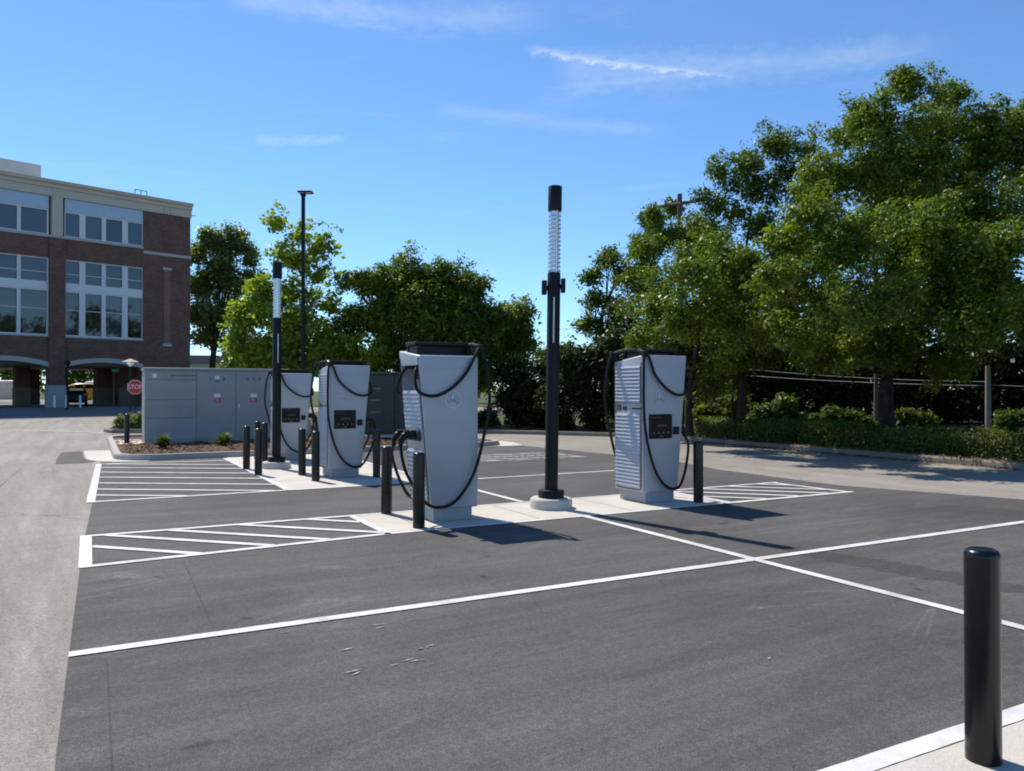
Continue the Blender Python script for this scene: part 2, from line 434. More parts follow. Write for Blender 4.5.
# hatched bay, right
H = [((7.98, 8.35), (10.5, 8.35)), ((8.0, 9.80), (10.4, 9.80), .08), ((10.4, 8.32), (10.3, 9.83))]
for a in (7.3, 7.95, 8.6, 9.25, 9.9):
    s = clipseg((a, 9.78), (1, -.98), 8.02, 10.33, (8.40, 0), 9.76)
    if s: H.append(s)
marks(H)
# lines behind the islands
marks([((5.42, 9.82), (5.42, 12.66), .09), ((5.4, 12.72), (10.6, 12.74), .09)])
H = [((7.2, 15.75), (10.4, 15.70), .12), ((7.2, 17.3), (10.3, 17.3), .1), ((10.35, 15.7), (10.3, 17.3), .1)]
for a in (6.6, 7.3, 8.0, 8.7, 9.4):
    s = clipseg((a, 17.3), (1, -.98), 7.2, 10.3, (15.75, 0), 17.25)
    if s: H.append(s+(.22,))
marks(H, 'faded')
# road line far left
bm = bmesh.new()
p, q = px(14, 31.2), px(107, 29.4)
for a, b in ((p, q),):
    d = (b-a).normalized(); s = Vector((-d.y, d.x, 0))*.06; a.z = b.z = .012
    bm.faces.new([bm.verts.new(v) for v in (a-s, b-s, b+s, a+s)])
fin(bm, 'road_marking', M['paint'], None, 'structure')
# small scuffed paint spots on the asphalt
rnd = random.Random(4)
bm = bmesh.new()
for (u, v, n) in ((427, 648, 3), (413, 662, 3), (361, 673, 2), (292, 632, 2), (380, 626, 3), (338, 650, 1), (770, 660, 1)):
    k = HCAM/(v-HV)
    for _ in range(n):
        c = Vector(((u-512)*k+rnd.gauss(0, .05), F*k+rnd.gauss(0, .035), .0145))
        d = ac(1, .25+rnd.gauss(0, .2)).normalized(); l = rnd.uniform(.015, .07); s = Vector((-d.y, d.x, 0))*rnd.uniform(.004, .013)
        bm.faces.new([bm.verts.new(x) for x in (c-d*l, c-s, c+d*l*.8, c+s)])
fin(bm, 'paint_scuffs', M['faded'], None, 'structure')

bm = bmesh.new()
for (p, q) in (((.10, 5.2), (.04, -6)), ((.78, 7.9), (.74, 5.6)), ((3.1, 11.9), (4.2, 11.8))):
    stripe(bm, p, q, .009, .0102)
fin(bm, 'asphalt_seam', M['stain'], None, 'structure')
bm = bmesh.new(); stripe(bm, (-1.75, -6), (-1.2, 19), .012, .0055); stripe(bm, (-4.9, -6), (-4.6, 40), .014, .0055)
fin(bm, 'asphalt_seam', M['patch'], None, 'structure')
r2 = random.Random(8)
p, q = ac(6.15, 5.85), ac(6.62, 3.3); n = 40; d = (q-p).normalized(); sd_ = Vector((-d.y, d.x, 0)); up_ = []; dn_ = []
for i in range(n+1):
    c = p.lerp(q, i/n); w_ = .20*(math.sin(math.pi*i/n)**.5)+.02
    up_.append((c+sd_*(w_+r2.uniform(-.05, .05))).xy[:]); dn_.append((c-sd_*(w_+r2.uniform(-.05, .05))).xy[:])
sheet('asphalt_patch', up_+dn_[::-1], .0095, M['stain'])
# kerbs and planting beds
def arc(cx, cy, r, a0, a1, n=6):
    return [(cx+r*math.cos(R(a0+(a1-a0)*i/n)), cy+r*math.sin(R(a0+(a1-a0)*i/n))) for i in range(n+1)]
def kerb(name, pts_ac, closed, h=.14, w=.16, m='kerb'):
    P = [ac(a, c) for a, c in pts_ac]; n = len(P); bm = bmesh.new(); rings = []
    prof = [(0, -.03), (.012, h*.75), (.035, h), (w, h), (w, -.03)]
    for i in range(n):
        a = P[(i-1) % n] if (closed or i > 0) else P[i]; b = P[(i+1) % n] if (closed or i < n-1) else P[i]
        d = (b-a).normalized(); s = Vector((-d.y, d.x, 0))
        rings.append([bm.verts.new(P[i]+s*x+Vector((0, 0, z))) for x, z in prof])
    for i in range(n if closed else n-1):
        a, b = rings[i], rings[(i+1) % n]
        for k in range(4): bm.faces.new((a[k], b[k], b[k+1], a[k+1]))
    return fin(bm, name, M[m], None, 'structure')
bed = arc(1.5, 20.5, 1.0, 180, 270) + arc(9.6, 20.8, 1.0, 270, 360) + arc(9.6, 27.6, 1.0, 0, 90) + arc(1.5, 27.6, 1.0, 90, 180)
kerb('kerb', bed, True)
def inset(poly, d):
    cx = sum(p[0] for p in poly)/len(poly); cy = sum(p[1] for p in poly)/len(poly)
    return [(p[0]+(d if p[0] < cx else -d), p[1]+(d if p[1] < cy else -d)) for p in poly]
def bumpy(name, poly, z, m, amp, res, seed=1, kind='structure'):
    """an undulating sheet filling a polygon: triangulated and subdivided"""
    bm = bmesh.new()
    f = bm.faces.new([bm.verts.new((p[0], p[1], z)) for p in poly])
    bmesh.ops.triangulate(bm, faces=[f])
    for _ in range(res): bmesh.ops.subdivide_edges(bm, edges=[e for e in bm.edges if e.calc_length() > .35], cuts=1, use_grid_fill=True)
    bmesh.ops.triangulate(bm, faces=bm.faces[:])
    r = random.Random(seed)
    for v in bm.verts:
        if not v.is_boundary: v.co.z += r.uniform(0, amp)
    o = fin(bm, name, m, None, kind, smooth=True)
    return o
bumpy('mulch_bed', acs(inset(bed, .14)), .045, M['mulch'], .05, 5)
verge_edge = [(16.35, -28), (16.35, 19.2), (16.2, 20.6), (15.75, 21.9), (14.9, 23.2), (13.8, 24.6), (12.5, 26.2), (11.5, 28.2), (10.2, 30.2), (8, 31.4), (4.5, 32.2), (1.8, 32.0), (.75, 32.4), (.5, 33.4), (1.3, 37), (6.1, 47)]
kerb('kerb', verge_edge[::-1], False, m='kerbold')
ve = [(a+.13, c+.03) if a > 12 else (a+(.12 if c > 33 else 0), c+.14) for a, c in verge_edge[:-2]]
sheet('verge', acs(ve + [(1.2, 37), (6, 47), (30, 44), (75, 30), (75, -28)]), .10, M['earth'])
sheet('verge_strip', acs([(16.5, -28), (18.4, -28), (18.4, 19.6), (17.6, 21.6), (15.6, 24.4), (13.4, 26.9), (12.4, 28.6), (11.7, 28.1), (12.7, 26.3), (14.0, 24.7), (15.1, 23.3), (15.9, 22), (16.35, 20.7), (16.5, 19.2)]), .106, M['verge'])
sheet('lawn', acs([(9.6, 31.0), (12.2, 28.9), (15, 26), (30, 34), (22, 44), (10, 44)]), .104, M['grass'])

# ------------------------------------------------------------------ bollards
def bollard_mesh():
    bm = bmesh.new()
    r, h = .070, .865
    prof = [(r, -.02), (r, h-.035), (r*.985, h-.022), (r*.90, h-.010), (r*.70, h-.003), (r*.35, h), (.004, h+.001)]
    add_lathe(bm, prof, 28)
    me = bpy.data.meshes.new('bollard'); bmesh.ops.recalc_face_normals(bm, faces=bm.faces); bm.to_mesh(me); bm.free()
    me.polygons.foreach_set('use_smooth', [True]*len(me.polygons)); me.set_sharp_from_angle(angle=R(40))
    me.materials.append(M['black']); return me
BM = bollard_mesh()
bm = bmesh.new(); add_lathe(bm, [(.105, .0), (.105, .008), (.072, .012)], 24, cap=True); RING = None
bm.free()
def bollard(A, C, label, z=.013):
    o = bpy.data.objects.new('bollard', BM); COL.objects.link(o); o.location = ac(A, C, z)
    o.rotation_euler = (rnd.uniform(-.006, .006), rnd.uniform(-.006, .006), rnd.uniform(0, 6))
    if C < 3: o.scale = (1, 1, 1.05)
    return tag(o, label, 'bollard', 'black bollards guarding the chargers')
bollard(3.39, 2.04, 'glossy black domed bollard standing alone on concrete in the right foreground')
bollard(3.38, 9.72, 'black bollard at far left corner of the near charger island, under the hanging plugs')
bollard(3.36, 8.54, 'black bollard in front of the plug side of the nearest charger')
bollard(7.6, 8.60, 'black bollard right of the charger that has no neighbour, beside its hatched bay')
bollard(2.80, 16.50, 'leftmost black bollard on the white edge line of the far charger island')
bollard(2.80, 15.24, 'black bollard on the white edge line, in front of the far slim lamp post')
bollard(3.42, 17.9, 'black bollard just behind and left of the base of the far slim lamp post')
bollard(3.52, 14.85, 'black bollard between the far slim lamp post and the louvred side of the middle charger')
bollard(3.50, 13.78, 'black bollard nearest the white front edge of the far island, left of the middle charger')
bollard(4.62, 13.82, 'black bollard at right front corner of the middle charger')
bollard(3.42, 18.75, 'hindmost black bollard of the cluster left of the far slim lamp post')
bollard(4.78, 18.3, 'black bollard half hidden between the farthest charger and the middle charger')
bollard(.98, 25.3, 'black bollard at left end of the grey switchgear cabinet, on its pale slab', .045)

# ------------------------------------------------------------------ charger
def ring_bm(r0, r1, t, n=40):
    bm = bmesh.new()
    prof = [(r0, 0), (r0, t), (r1, t), (r1, 0)]
    rings = [[bm.verts.new((r*math.cos(2*math.pi*i/n), -z, r*math.sin(2*math.pi*i/n))) for i in range(n)] for r, z in prof]
    for a, b in zip(rings, rings[1:]+rings[:1]):
        for i in range(n): bm.faces.new((a[i], a[(i+1) % n], b[(i+1) % n], b[i]))
    return bm
def star_emblem(name, parent, loc, rz):
    bm = ring_bm(.098, .105, .006)
    # three-pointed star with ridged arms
    c = bm.verts.new((0, -.010, 0))
    tips = []; notch = []
    for k in range(3):
        a = R(90+120*k); tips.append(bm.verts.new((.098*math.cos(a), -.004, .098*math.sin(a))))
        a = R(150+120*k); notch.append(bm.verts.new((.016*math.cos(a), -.004, .016*math.sin(a))))
    for k in range(3):
        bm.faces.new((c, tips[k], notch[k])); bm.faces.new((c, notch[k-1], tips[k]))
    o = fin(bm, name, M['chrome'], parent); o.location = loc; o.rotation_euler = (0, 0, rz); return o

XS, XB, XT, YD = -.36, .262, .425, .335      # straight side, slanted side bottom / top, half depth
ZB, ZF, ZR = .155, 2.075, 1.995            # body bottom, top at screen side, top at rear side
def slx(z): return XB+(XT-XB)*(z-ZB)/(2.03-ZB)
def make_charger():
    T = thing('ev_charger', 'x', 'charger', group='silver charging cabinets')
    bm = bmesh.new(); add_box(bm, -.29, .22, -.30, .30, 0, ZB+.02, .006)
    fin(bm, 'plinth', M['plinth'], T)
    # body hull with recess on the slanted side
    bm = bmesh.new()
    def c(x, y, z): return bm.verts.new((x, y, z))
    b0, b1, b2, b3 = c(XS, -YD, ZB), c(XB, -YD, ZB), c(XB, YD, ZB), c(XS, YD, ZB)
    t0, t1, t2, t3 = c(XS, -YD, ZF), c(slx(ZF), -YD, ZF), c(slx(ZR), YD, ZR), c(XS, YD, ZR)
    faces = [bm.faces.new(f) for f in ((b3,b2,b1,b0),(t0,t1,t2,t3),(b0,b1,t1,t0),(b2,b3,t3,t2),(b3,b0,t0,t3))]
    fs = bm.faces.new((b1, b2, t2, t1))
    outer = bm.edges[:]
    rr = bmesh.ops.inset_individual(bm, faces=[fs], thickness=.05)
    inner = fs
    zs = sorted(inner.verts, key=lambda v: v.co.z)
    for v in inner.verts:
        low = v in zs[:2]; s = -1 if v.co.y < 0 else 1
        z = 1.58 if low else 1.885
        v.co = Vector((slx(z), s*(YD-.055), z))
    ex = bmesh.ops.extrude_discrete_faces(bm, faces=[inner])
    for f in ex['faces']:
        for v in f.verts: v.co.x -= (.26 if v.co.z > 1.7 else .10)
    bm.normal_update()
    bmesh.ops.bevel(bm, geom=[e for e in outer if e.is_valid], offset=.022, segments=3, profile=.5, affect='EDGES')
    fin(bm, 'body', M['charger'], T, smooth=True, angle=35)
    # louvre panels
    def louvre(name, z0, z1, side, y=.285):
        # backing seam + plate + slats
        bm = bmesh.new(); n = max(2, int(round((z1-z0)/.052))); p = (z1-z0)/n
        for i in range(n):
            za = z0+i*p
            if side < 0:
                x = lambda z: XS; sg = -1
            else:
                x = slx; sg = 1
            prof = [(0, .002), (.015, .003), (.017, p*.30), (.005, p*.90), (0, p*.90)]
            a = [bm.verts.new((x(za+dz)+sg*(dx+.002), -y, za+dz)) for dx, dz in prof]
            b = [bm.verts.new((x(za+dz)+sg*(dx+.002), y, za+dz)) for dx, dz in prof]
            bm.faces.new(a); bm.faces.new(b[::-1])
            for k in range(5): bm.faces.new((a[k], a[(k+1) % 5], b[(k+1) % 5], b[k]))
        return fin(bm, name, M['louver'], T)
    def seam(side, z0, z1, y=.300, w=.006):
        bm = bmesh.new()
        pts = []
        for (yy, zz) in [(-y, z1), (-y, z0+.05), (-y+.015, z0+.015), (-y+.05, z0), (y-.05, z0), (y-.015, z0+.015), (y, z0+.05), (y, z1)]:
            pts.append(((XS-.002 if side < 0 else slx(zz)+.002), yy, zz))
        add_tube(bm, pts, w, 6)
        fin(bm, 'panel_gasket', M['seam'], T)
    louvre('louvre_panel', .215, 1.255, -1); louvre('louvre_panel', 1.415, 1.93, -1); seam(-1, .185, 1.97)
    louvre('louvre_panel', .23, .86, 1, .27); louvre('louvre_panel', 1.12, 1.58, 1, .27); seam(1, .20, 1.97)
    bm = bmesh.new(); add_box(bm, XS-.004, XS+.01, -.295, .295, 1.392, 1.398)
    fin(bm, 'panel_gasket', M['seam'], T)
    # sticker pair on the straight side
    bm = bmesh.new(); add_box(bm, XS-.004, XS+.01, .16, .26, 1.295, 1.365); st = fin(bm, 'sticker', M['seam'], T)
    bm = bmesh.new()
    for k in range(3): add_box(bm, XS-.006, XS, .18+.025*k, .192+.025*k, 1.31, 1.35)
    fin(bm, 'sticker_print', M['icon'], st)
    bm = bmesh.new(); add_box(bm, XS-.004, XS+.01, .03, .12, 1.295, 1.35); fin(bm, 'sticker', M['seam'], T)
    bm = bmesh.new(); add_box(bm, XS-.03, XS+.005, -.30, -.12, 1.315, 1.335, .005); fin(bm, 'handle', M['blackm'], T)
    # face joints (near the top, on both wide faces)
    bm = bmesh.new()
    add_box(bm, XS+.04, slx(1.9)-.03, -YD-.0015, -YD+.01, 1.905, 1.909); add_box(bm, XS+.04, slx(1.83)-.03, YD-.01, YD+.0015, 1.845, 1.849)
    fin(bm, 'panel_joint', M['plinth'], T)
    # screen side
    bm = bmesh.new(); add_box(bm, -.255, .15, -YD-.016, -YD+.01, .90, 1.245, .012, 2)
    sc = fin(bm, 'screen', M['screen'], T)
    for k in range(4):
        bm = bmesh.new(); add_lathe_y(bm, -.175+.083*k, .985, -YD-.0175, .0125); fin(bm, 'screen_icon', M['icon'], sc)
    bm = bmesh.new(); add_lathe_y(bm, -.05, .935, -YD-.0175, .012); fin(bm, 'socket_icon', M['orange'], sc)
    bm = bmesh.new(); add_box(bm, -.22, -.06, -YD-.0178, -YD-.015, 1.195, 1.205); fin(bm, 'screen_text_line', M['dimtext'], sc)
    bm = bmesh.new(); add_box(bm, -.13, .05, -YD-.0178, -YD-.015, 1.07, 1.10); fin(bm, 'screen_text_line', M['dimtext'], sc)
    bm = bmesh.new(); add_box(bm, .175, .27, -YD-.03, -YD+.01, .955, 1.065, .008); fin(bm, 'card_reader', M['blackm'], T)
    star_emblem('star_emblem', T, (-.07, -YD-.002, 1.475), 0)
    star_emblem('star_emblem', T, (-.02, YD+.002, 1.47), math.pi)
    # cable management on top
    bm = bmesh.new()
    add_box(bm, XS+.05, .37, -.12, .12, 1.98, 2.125, .008)
    add_box(bm, XS+.005, .405, -.175, .175, 2.128, 2.168, .008)
    for yy in (-.15, .15): add_box(bm, XS+.03, XS+.08, yy-.02, yy+.02, 1.98, 2.126)
    for yy in (-.15, .15): add_box(bm, .33, .38, yy-.02, yy+.02, 1.98, 2.126)
    H_ = fin(bm, 'cable_housing', M['blackm'], T)
    tips = {-1: Vector((-.335, -.35, 2.09)), 1: Vector((-.375, .36, 2.10))}
    for s in (-1, 1):
        bm = bmesh.new(); tp = tips[s]
        add_tube(bm, [(-.30, s*.10, 2.13), (-.33, s*.22, 2.14), tp+Vector((0, -s*.03, .01))], [.035, .032, .03], 8)
        t = bmesh.new(); add_box(t, -.04, .04, -.035, .035, -.035, .045, .01); merge(bm, t, Matrix.Translation(tp))
        fin(bm, 'swing_arm', M['blackm'], H_)
    # recess liner
    bm = bmesh.new(); add_box(bm, .20, .225, -.26, .26, 1.66, 1.88); fin(bm, 'recess_liner', M['recess'], T)
    # cables
    cy = {-1: -.10, 1: .14}
    for s in (-1, 1):
        tp = tips[s]; o = .06 if s > 0 else 0
        pts = [(.27, s*.13, 1.86), (.38, s*.18, 1.86), (.44, s*.25, 1.74), (.44, s*.345, 1.58), (.33, s*.375, 1.52), (.18, s*.38, 1.525),
               (.0, s*.385, 1.62), (-.18, s*.38, 1.80), (tp.x+.06, s*.375, tp.z-.06), (tp.x, tp.y, tp.z),
               (tp.x-.035-o*.4, s*.375, 1.97), (tp.x-.045-o*.8, s*.385, 1.74), (tp.x-.05-o, s*.39, 1.40), (-.36-o*.8, s*.395, 1.03), (-.26-o*.5, s*.40, .62), (-.12, s*.40, .345),
               (.06, s*.40, .205), (.23+o, s*.39, .21), (.37+o, s*.34, .37), (.49+o, s*.27, .60), (.565+o*.3, s*.20, .80), (.575, cy[s], .925)]
        bm = bmesh.new(); add_tube(bm, smooth_path(pts, 7), .0195, 10)
        fin(bm, 'cable', M['rubber'], T, smooth=True)
        # plug in its holster
        y = cy[s]; zc = 1.03
        bm = bmesh.new(); add_box(bm, slx(zc)-.02, slx(zc)+.05, y-.06, y+.06, zc-.06, zc+.06, .015); fin(bm, 'holster', M['recess'], T)
        bm = bmesh.new()
        q_ = smooth_path([(slx(zc)+.02, y, zc-.01), (slx(zc)+.11, y, zc+.015), (slx(zc)+.19, y, zc+.005), (.57, y, zc-.05), (.578, y, zc-.13)], 5)
        add_tube(bm, q_, [.050]*7+[.044]*5+[.036]*4+[.028]*(len(q_)-16), 10)
        add_box(bm, slx(zc)+.04, slx(zc)+.20, y-.024, y+.024, zc+.03, zc+.068, .01)
        fin(bm, 'plug', M['blackm'], T, smooth=True, angle=40)
    return T
def add_lathe_y(bm, x, z, y, r, n=12):
    vs = [bm.verts.new((x+r*math.cos(2*math.pi*i/n), y, z+r*math.sin(2*math.pi*i/n))) for i in range(n)]
    bm.faces.new(vs)
B = make_charger()
def place(o, A, C, rz, label):
    o.location = ac(A, C, .013); o.rotation_euler = (0, 0, TH+rz); o['label'] = label
place(B, 7.14, 9.14, 0, 'silver charger with dark screen standing alone right of the near lamp post')
Aa = copy_tree(B); place(Aa, 3.865, 9.09, math.pi, 'nearest silver charger, two black plugs on its left side and no screen in view')
Cc = copy_tree(B); place(Cc, 4.15, 14.38, 0, 'middle silver charger with dark screen on the far island, behind the bollard pair')
Dd = copy_tree(B); place(Dd, 4.07, 18.35, 0, 'farthest silver charger, partly hidden behind the far slim lamp post'); Dd.scale = (1, 1, .945); Cc.scale = (1, 1, .98)

# ------------------------------------------------------------------ slim lamp posts
def make_lamp():
    T = thing('lamp_post', 'x', 'lamp post', group='slim black lamp posts on concrete footings')
    bm = bmesh.new(); add_lathe(bm, [(.285, -.03), (.285, .10), (.275, .125), (.26, .135), (.05, .14)], 40); fin(bm, 'footing', M['footing'], T, smooth=True, angle=35)
    bm = bmesh.new(); add_lathe(bm, [(.175, .138), (.175, .225), (.165, .24), (.09, .245)], 32); fin(bm, 'base_cover', M['blackm'], T, smooth=True, angle=35)
    bm = bmesh.new(); add_lathe(bm, [(.088, .2), (.088, 3.15), (.082, 3.17)], 32); fin(bm, 'pole', M['blackm'], T, smooth=True, angle=35)
    # lit section: lens tube inside stacked louvre rings
    bm = bmesh.new(); add_lathe(bm, [(.058, 3.16), (.058, 4.02)], 20); L = fin(bm, 'lens', M['lens'], T, smooth=True, angle=35)
    bm = bmesh.new()
    n = 14
    for k in range(n):
        z = 3.20+k*.80/n
        add_lathe(bm, [(.060, z), (.087, z-.012), (.087, z-.004), (.060, z+.010)], 24, cap=False)
    for a in range(4):
        x, y = .080*math.cos(R(20+90*a)), .080*math.sin(R(20+90*a)); add_tube(bm, [(x, y, 3.14), (x, y, 4.03)], .006, 6)
    fin(bm, 'louvre_ring', M['lens'], T, smooth=True, angle=35)
    bm = bmesh.new(); add_lathe(bm, [(.07, 4.0), (.094, 4.0), (.094, 4.325), (.088, 4.335), (.01, 4.338)], 32); fin(bm, 'cap', M['blackm'], T, smooth=True, angle=35)
    bm = bmesh.new(); add_box(bm, -.008, .008, -.0915, -.08, 2.22, 2.83); fin(bm, 'pale_strip', M['strip'], T)
    return T
L1 = make_lamp()
bm = bmesh.new(); add_box(bm, -.165, -.095, -.06, .05, 2.87, 3.06, .01); add_box(bm, -.1, -.07, -.02, .02, 2.93, 2.99)
fin(bm, 'camera_box', M['blackm'], L1)
bm = bmesh.new(); add_box(bm, .095, .155, -.05, .06, 2.9, 3.09, .01); add_box(bm, .07, .1, -.02, .02, 2.95, 3.01)
fin(bm, 'camera_box', M['blackm'], L1)
L1.location = px(551, 10.66, z=.013); L1.rotation_euler = (0, R(.75), 0)
L1['label'] = 'near slim black lamp post with louvred light section and two boxes, between two chargers'
L2 = make_lamp()
L2.location = px(276.5, 16.05, z=.013); L2.scale = (1, 1, .962); L2.rotation_euler = (0, R(.2), R(30))
L2['label'] = 'far slim black lamp post with louvred light section in front of the farthest charger'

# ------------------------------------------------------------------ tall area light
T = thing('area_light', 'tall thin black pole with flat twin head rising behind the chargers', 'street lamp', px(303, 26.5, z=.05))
bm = bmesh.new(); add_lathe(bm, [(.24, -.1), (.24, .55), (.2, .6), (.02, .6)], 24); fin(bm, 'footing', M['footing'], T, smooth=True, angle=35)
bm = bmesh.new(); add_box(bm, -.056, .056, -.056, .056, .55, 8.1, .01); fin(bm, 'pole', M['blackm'], T)
bm = bmesh.new()
add_box(bm, -.08, .08, -.08, .08, 8.05, 8.18, .02); add_box(bm, -.17, .32, -.17, .17, 8.15, 8.22, .034, 3)
fin(bm, 'lamp_head', M['blackm'], T)
bm = bmesh.new(); add_box(bm, -.13, .04, -.12, .12, 8.138, 8.152); fin(bm, 'lamp_lens', M['lens'], T)
bm = bmesh.new(); add_box(bm, .10, .29, -.12, .12, 8.138, 8.152); fin(bm, 'lamp_lens', M['lens'], T)

# ------------------------------------------------------------------ switchgear cabinet
T = thing('switchgear_cabinet', 'long grey green steel switchgear cabinet with two red and white labels', 'cabinet', ac(1.43, 25.1, .02), TH); T.scale = (.955, 1, 1.035)
bm = bmesh.new(); add_box(bm, -.85, 4.6, -.42, 1.9, -.1, .05, .015); fin(bm, 'slab', M['pad'], T)
bm = bmesh.new(); add_box(bm, 0, 4.25, 0, 1.3, .05, 2.08, .01); add_box(bm, -.03, 4.28, -.05, 1.33, 2.08, 2.15, .015); fin(bm, 'body', M['cab'], T)
def panel(x0, x1, z0, z1, name='door_panel', m='cab', d=.024):
    bm = bmesh.new(); add_box(bm, x0, x1, -d, .004, z0, z1, .008); return fin(bm, name, M[m], T)
for z0, z1 in ((.12, .72), (.735, 1.24), (1.255, 1.80), (1.815, 2.06)): panel(.04, 1.45, z0, z1)
d2 = panel(1.475, 2.62, .12, 2.06); d3 = panel(2.645, 3.78, .12, 2.06); panel(3.805, 4.21, .12, 2.06)
def lab(par, x, z):
    bm = bmesh.new(); add_box(bm, x-.10, x+.10, -.028, -.02, z, z+.11); fin(bm, 'white_label', M['white'], par)
    bm = bmesh.new(); add_box(bm, x-.10, x+.10, -.028, -.02, z-.14, z-.002); w = fin(bm, 'red_label', M['red'], par)
    bm = bmesh.new()
    for k in range(3): add_box(bm, x-.075, x+.07-.02*k, -.030, -.026, z-.11+.035*k, z-.10+.035*k)
    fin(bm, 'label_print', M['white'], w)
lab(d2, 2.08, 1.30); lab(d3, 3.18, 1.30)
for x, par in ((3.0, d3), (3.18, d3), (3.36, d3), (1.88, d2), (2.26, d2)):
    bm = bmesh.new(); add_box(bm, x-.035, x+.035, -.032, -.02, 1.80, 1.885, .004); fin(bm, 'indicator', M['cabmid'], par)
bm = bmesh.new(); add_box(bm, 2.0, 2.14, -.04, -.02, 1.74, 1.80, .01); fin(bm, 'lock_box', M['cabmid'], d2)
bm = bmesh.new(); add_box(bm, 2.0, 2.14, -.030, -.02, 1.83, 1.93); fin(bm, 'name_plate', M['white'], d2)
bm = bmesh.new(); add_box(bm, .22, .34, -.030, -.02, 1.87, 1.98); fin(bm, 'name_plate', M['white'], T)
bm = bmesh.new(); add_box(bm, .74, 1.44, -.034, -.02, 1.925, 1.94); add_box(bm, .74, .755, -.034, -.02, 1.86, 1.925); fin(bm, 'hinge_strip', M['seam'], T)
for par, x in ((d3, 2.73), (d3, 3.90)):
    bm = bmesh.new(); add_box(bm, x-.025, x+.025, -.06, -.02, .98, 1.12, .01); fin(bm, 'door_handle', M['strip'], par)

# dark transformer enclosure
p0 = px(364, 25.0)
T = thing('transformer_enclosure', 'dark green steel enclosure behind the middle and nearest chargers', 'cabinet', (p0.x, p0.y, .11), R(16))
bm = bmesh.new(); add_box(bm, -.15, 2.3, -.2, 1.7, -.05, .06, .01); fin(bm, 'slab', M['pad'], T)
bm = bmesh.new(); add_box(bm, 0, 2.05, .06, 1.5, .06, 1.98, .01); add_box(bm, -.04, 2.09, -.02, 1.54, 1.98, 2.05, .015)
for x in (0, .98, 1.97): add_box(bm, x, x+.08, -.01, .08, .06, 1.98, .006)
fin(bm, 'body', M['cabdark'], T)
for x0, x1 in ((.10, .96), (1.08, 1.95)):
    bm = bmesh.new(); add_box(bm, x0, x1, .035, .064, .12, 1.94, .008); dp = fin(bm, 'door_panel', M['cabdark'], T)
    for k in range(3):
        bm = bmesh.new(); add_box(bm, x0+.1, x0+.42, .01, .04, .75+.38*k, .80+.38*k, .008); fin(bm, 'latch_bar', M['cabmid'], dp)

# ------------------------------------------------------------------ stop sign, lane lamps
p = px(135.1, 39)
T = thing('stop_sign', 'red octagonal stop sign on a post left of the grey switchgear cabinet', 'road sign', p, R(20))
bm = bmesh.new(); add_tube(bm, [(0, .03, 0), (0, .03, 2.2)], .03, 8); fin(bm, 'post', M['blackm'], T)
zc = HCAM+(HV-385.3)/F*39
bm = bmesh.new(); oc = [(.345*math.cos(R(22.5+45*i))/math.cos(R(22.5)), zc+.345*math.sin(R(22.5+45*i))/math.cos(R(22.5))) for i in range(8)]
add_prism_xz(bm, oc, -.004, .0); pl = fin(bm, 'sign_plate', M['white'], T)
bm = bmesh.new(); add_prism_xz(bm, [(x*.93, zc+(z-zc)*.93) for x, z in oc], -.008, -.0045); fin(bm, 'red_face', M['signred'], pl)
text_bm('STOP', .30, T, 'lettering', M['white'], (0, -.0105, zc)).scale = (.86, 1, 1)

def lane_lamp(u, Z, vtop, label, cap):
    p = px(u, Z); zt = HCAM+(HV-vtop)/F*Z
    T = thing('lane_lamp', label, 'lamp post', p, 0, 'lamps along the lane to the building')
    bm = bmesh.new(); add_tube(bm, [(0, 0, 0), (0, 0, zt-.35)], .055, 10); add_lathe(bm, [(.11, 0), (.11, .3), (.06, .4)], 14); fin(bm, 'post', M['blackm'], T)
    bm = bmesh.new(); add_lathe(bm, [(.06, zt-.40), (.17, zt-.28), (.17, zt-.12), (.05, zt-.1)], 16); fin(bm, 'lantern', M['lens' if cap else 'blackm'], T)
    bm = bmesh.new(); add_lathe(bm, [(.05, zt), (.12, zt-.04), (.42 if cap else .2, zt-.16), (.40 if cap else .2, zt-.18)][::-1], 20); fin(bm, 'shade', M['trim' if cap else 'blackm'], T)
lane_lamp(130.3, 42, 357, 'lane lamp with pale conical shade above the red stop sign', True)
lane_lamp(67.5, 54, 358.5, 'dark lane lamp by the pale pier base of the brick building', False)

# ------------------------------------------------------------------ brick building
BLD = thing('brick_building', 'four storey red brick office building with arched ground floor openings', 'building', PB, math.atan2(.722, .692))
def tx(u):
    r = (u-512)/F
    return -(PB.x-r*PB.y)/(.692-.722*r)
def part(name, m, *boxes, parent=None, bev=0):
    bm = bmesh.new()
    for b in boxes: add_box(bm, *b, bev) if bev else add_box(bm, *b)
    return fin(bm, name, M[m], parent or BLD)
xW = tx(143); xP0, xP1 = tx(48.5), tx(64.5)
pw = xP1-xP0; bw = xW-xP1
bays = [(xP1, xW), (xP0-bw, xP0), (xP0-2*bw-pw, xP0-bw-pw)]
piers = [(xP0, xP1), (xP0-bw-pw, xP0-bw), (xP0-2*bw-2*pw, xP0-2*bw-pw)]
x_end = piers[-1][0]
DEP = 17
part('brick_wall', 'brick', (xW, 0, 0, DEP, 3.35, 15.4))
part('brick_pier', 'brick', (xW, 0, 0, 1.1, .1, 3.348))
for y in (6, 11.5, 15.9): part('brick_column', 'brick', (-.95, -.02, y, y+.95, .1, 3.348))
nx0, nx1 = tx(163.5), tx(170)
part('pilaster_strip', 'brick2', (nx0, nx1, -.05, .01, 5.2, 11.0))
for z in (5.0, 11.0): part('stone_cap', 'trimw', (nx0-.1, nx1+.1, -.09, .01, z, z+.2))
part('stone_band', 'trimw', (x_end, xW, -.07, .02, 12.45, 12.62)); part('stone_band', 'trimw', (xW+.003, .06, -.06, .01, 12.1, 12.32))
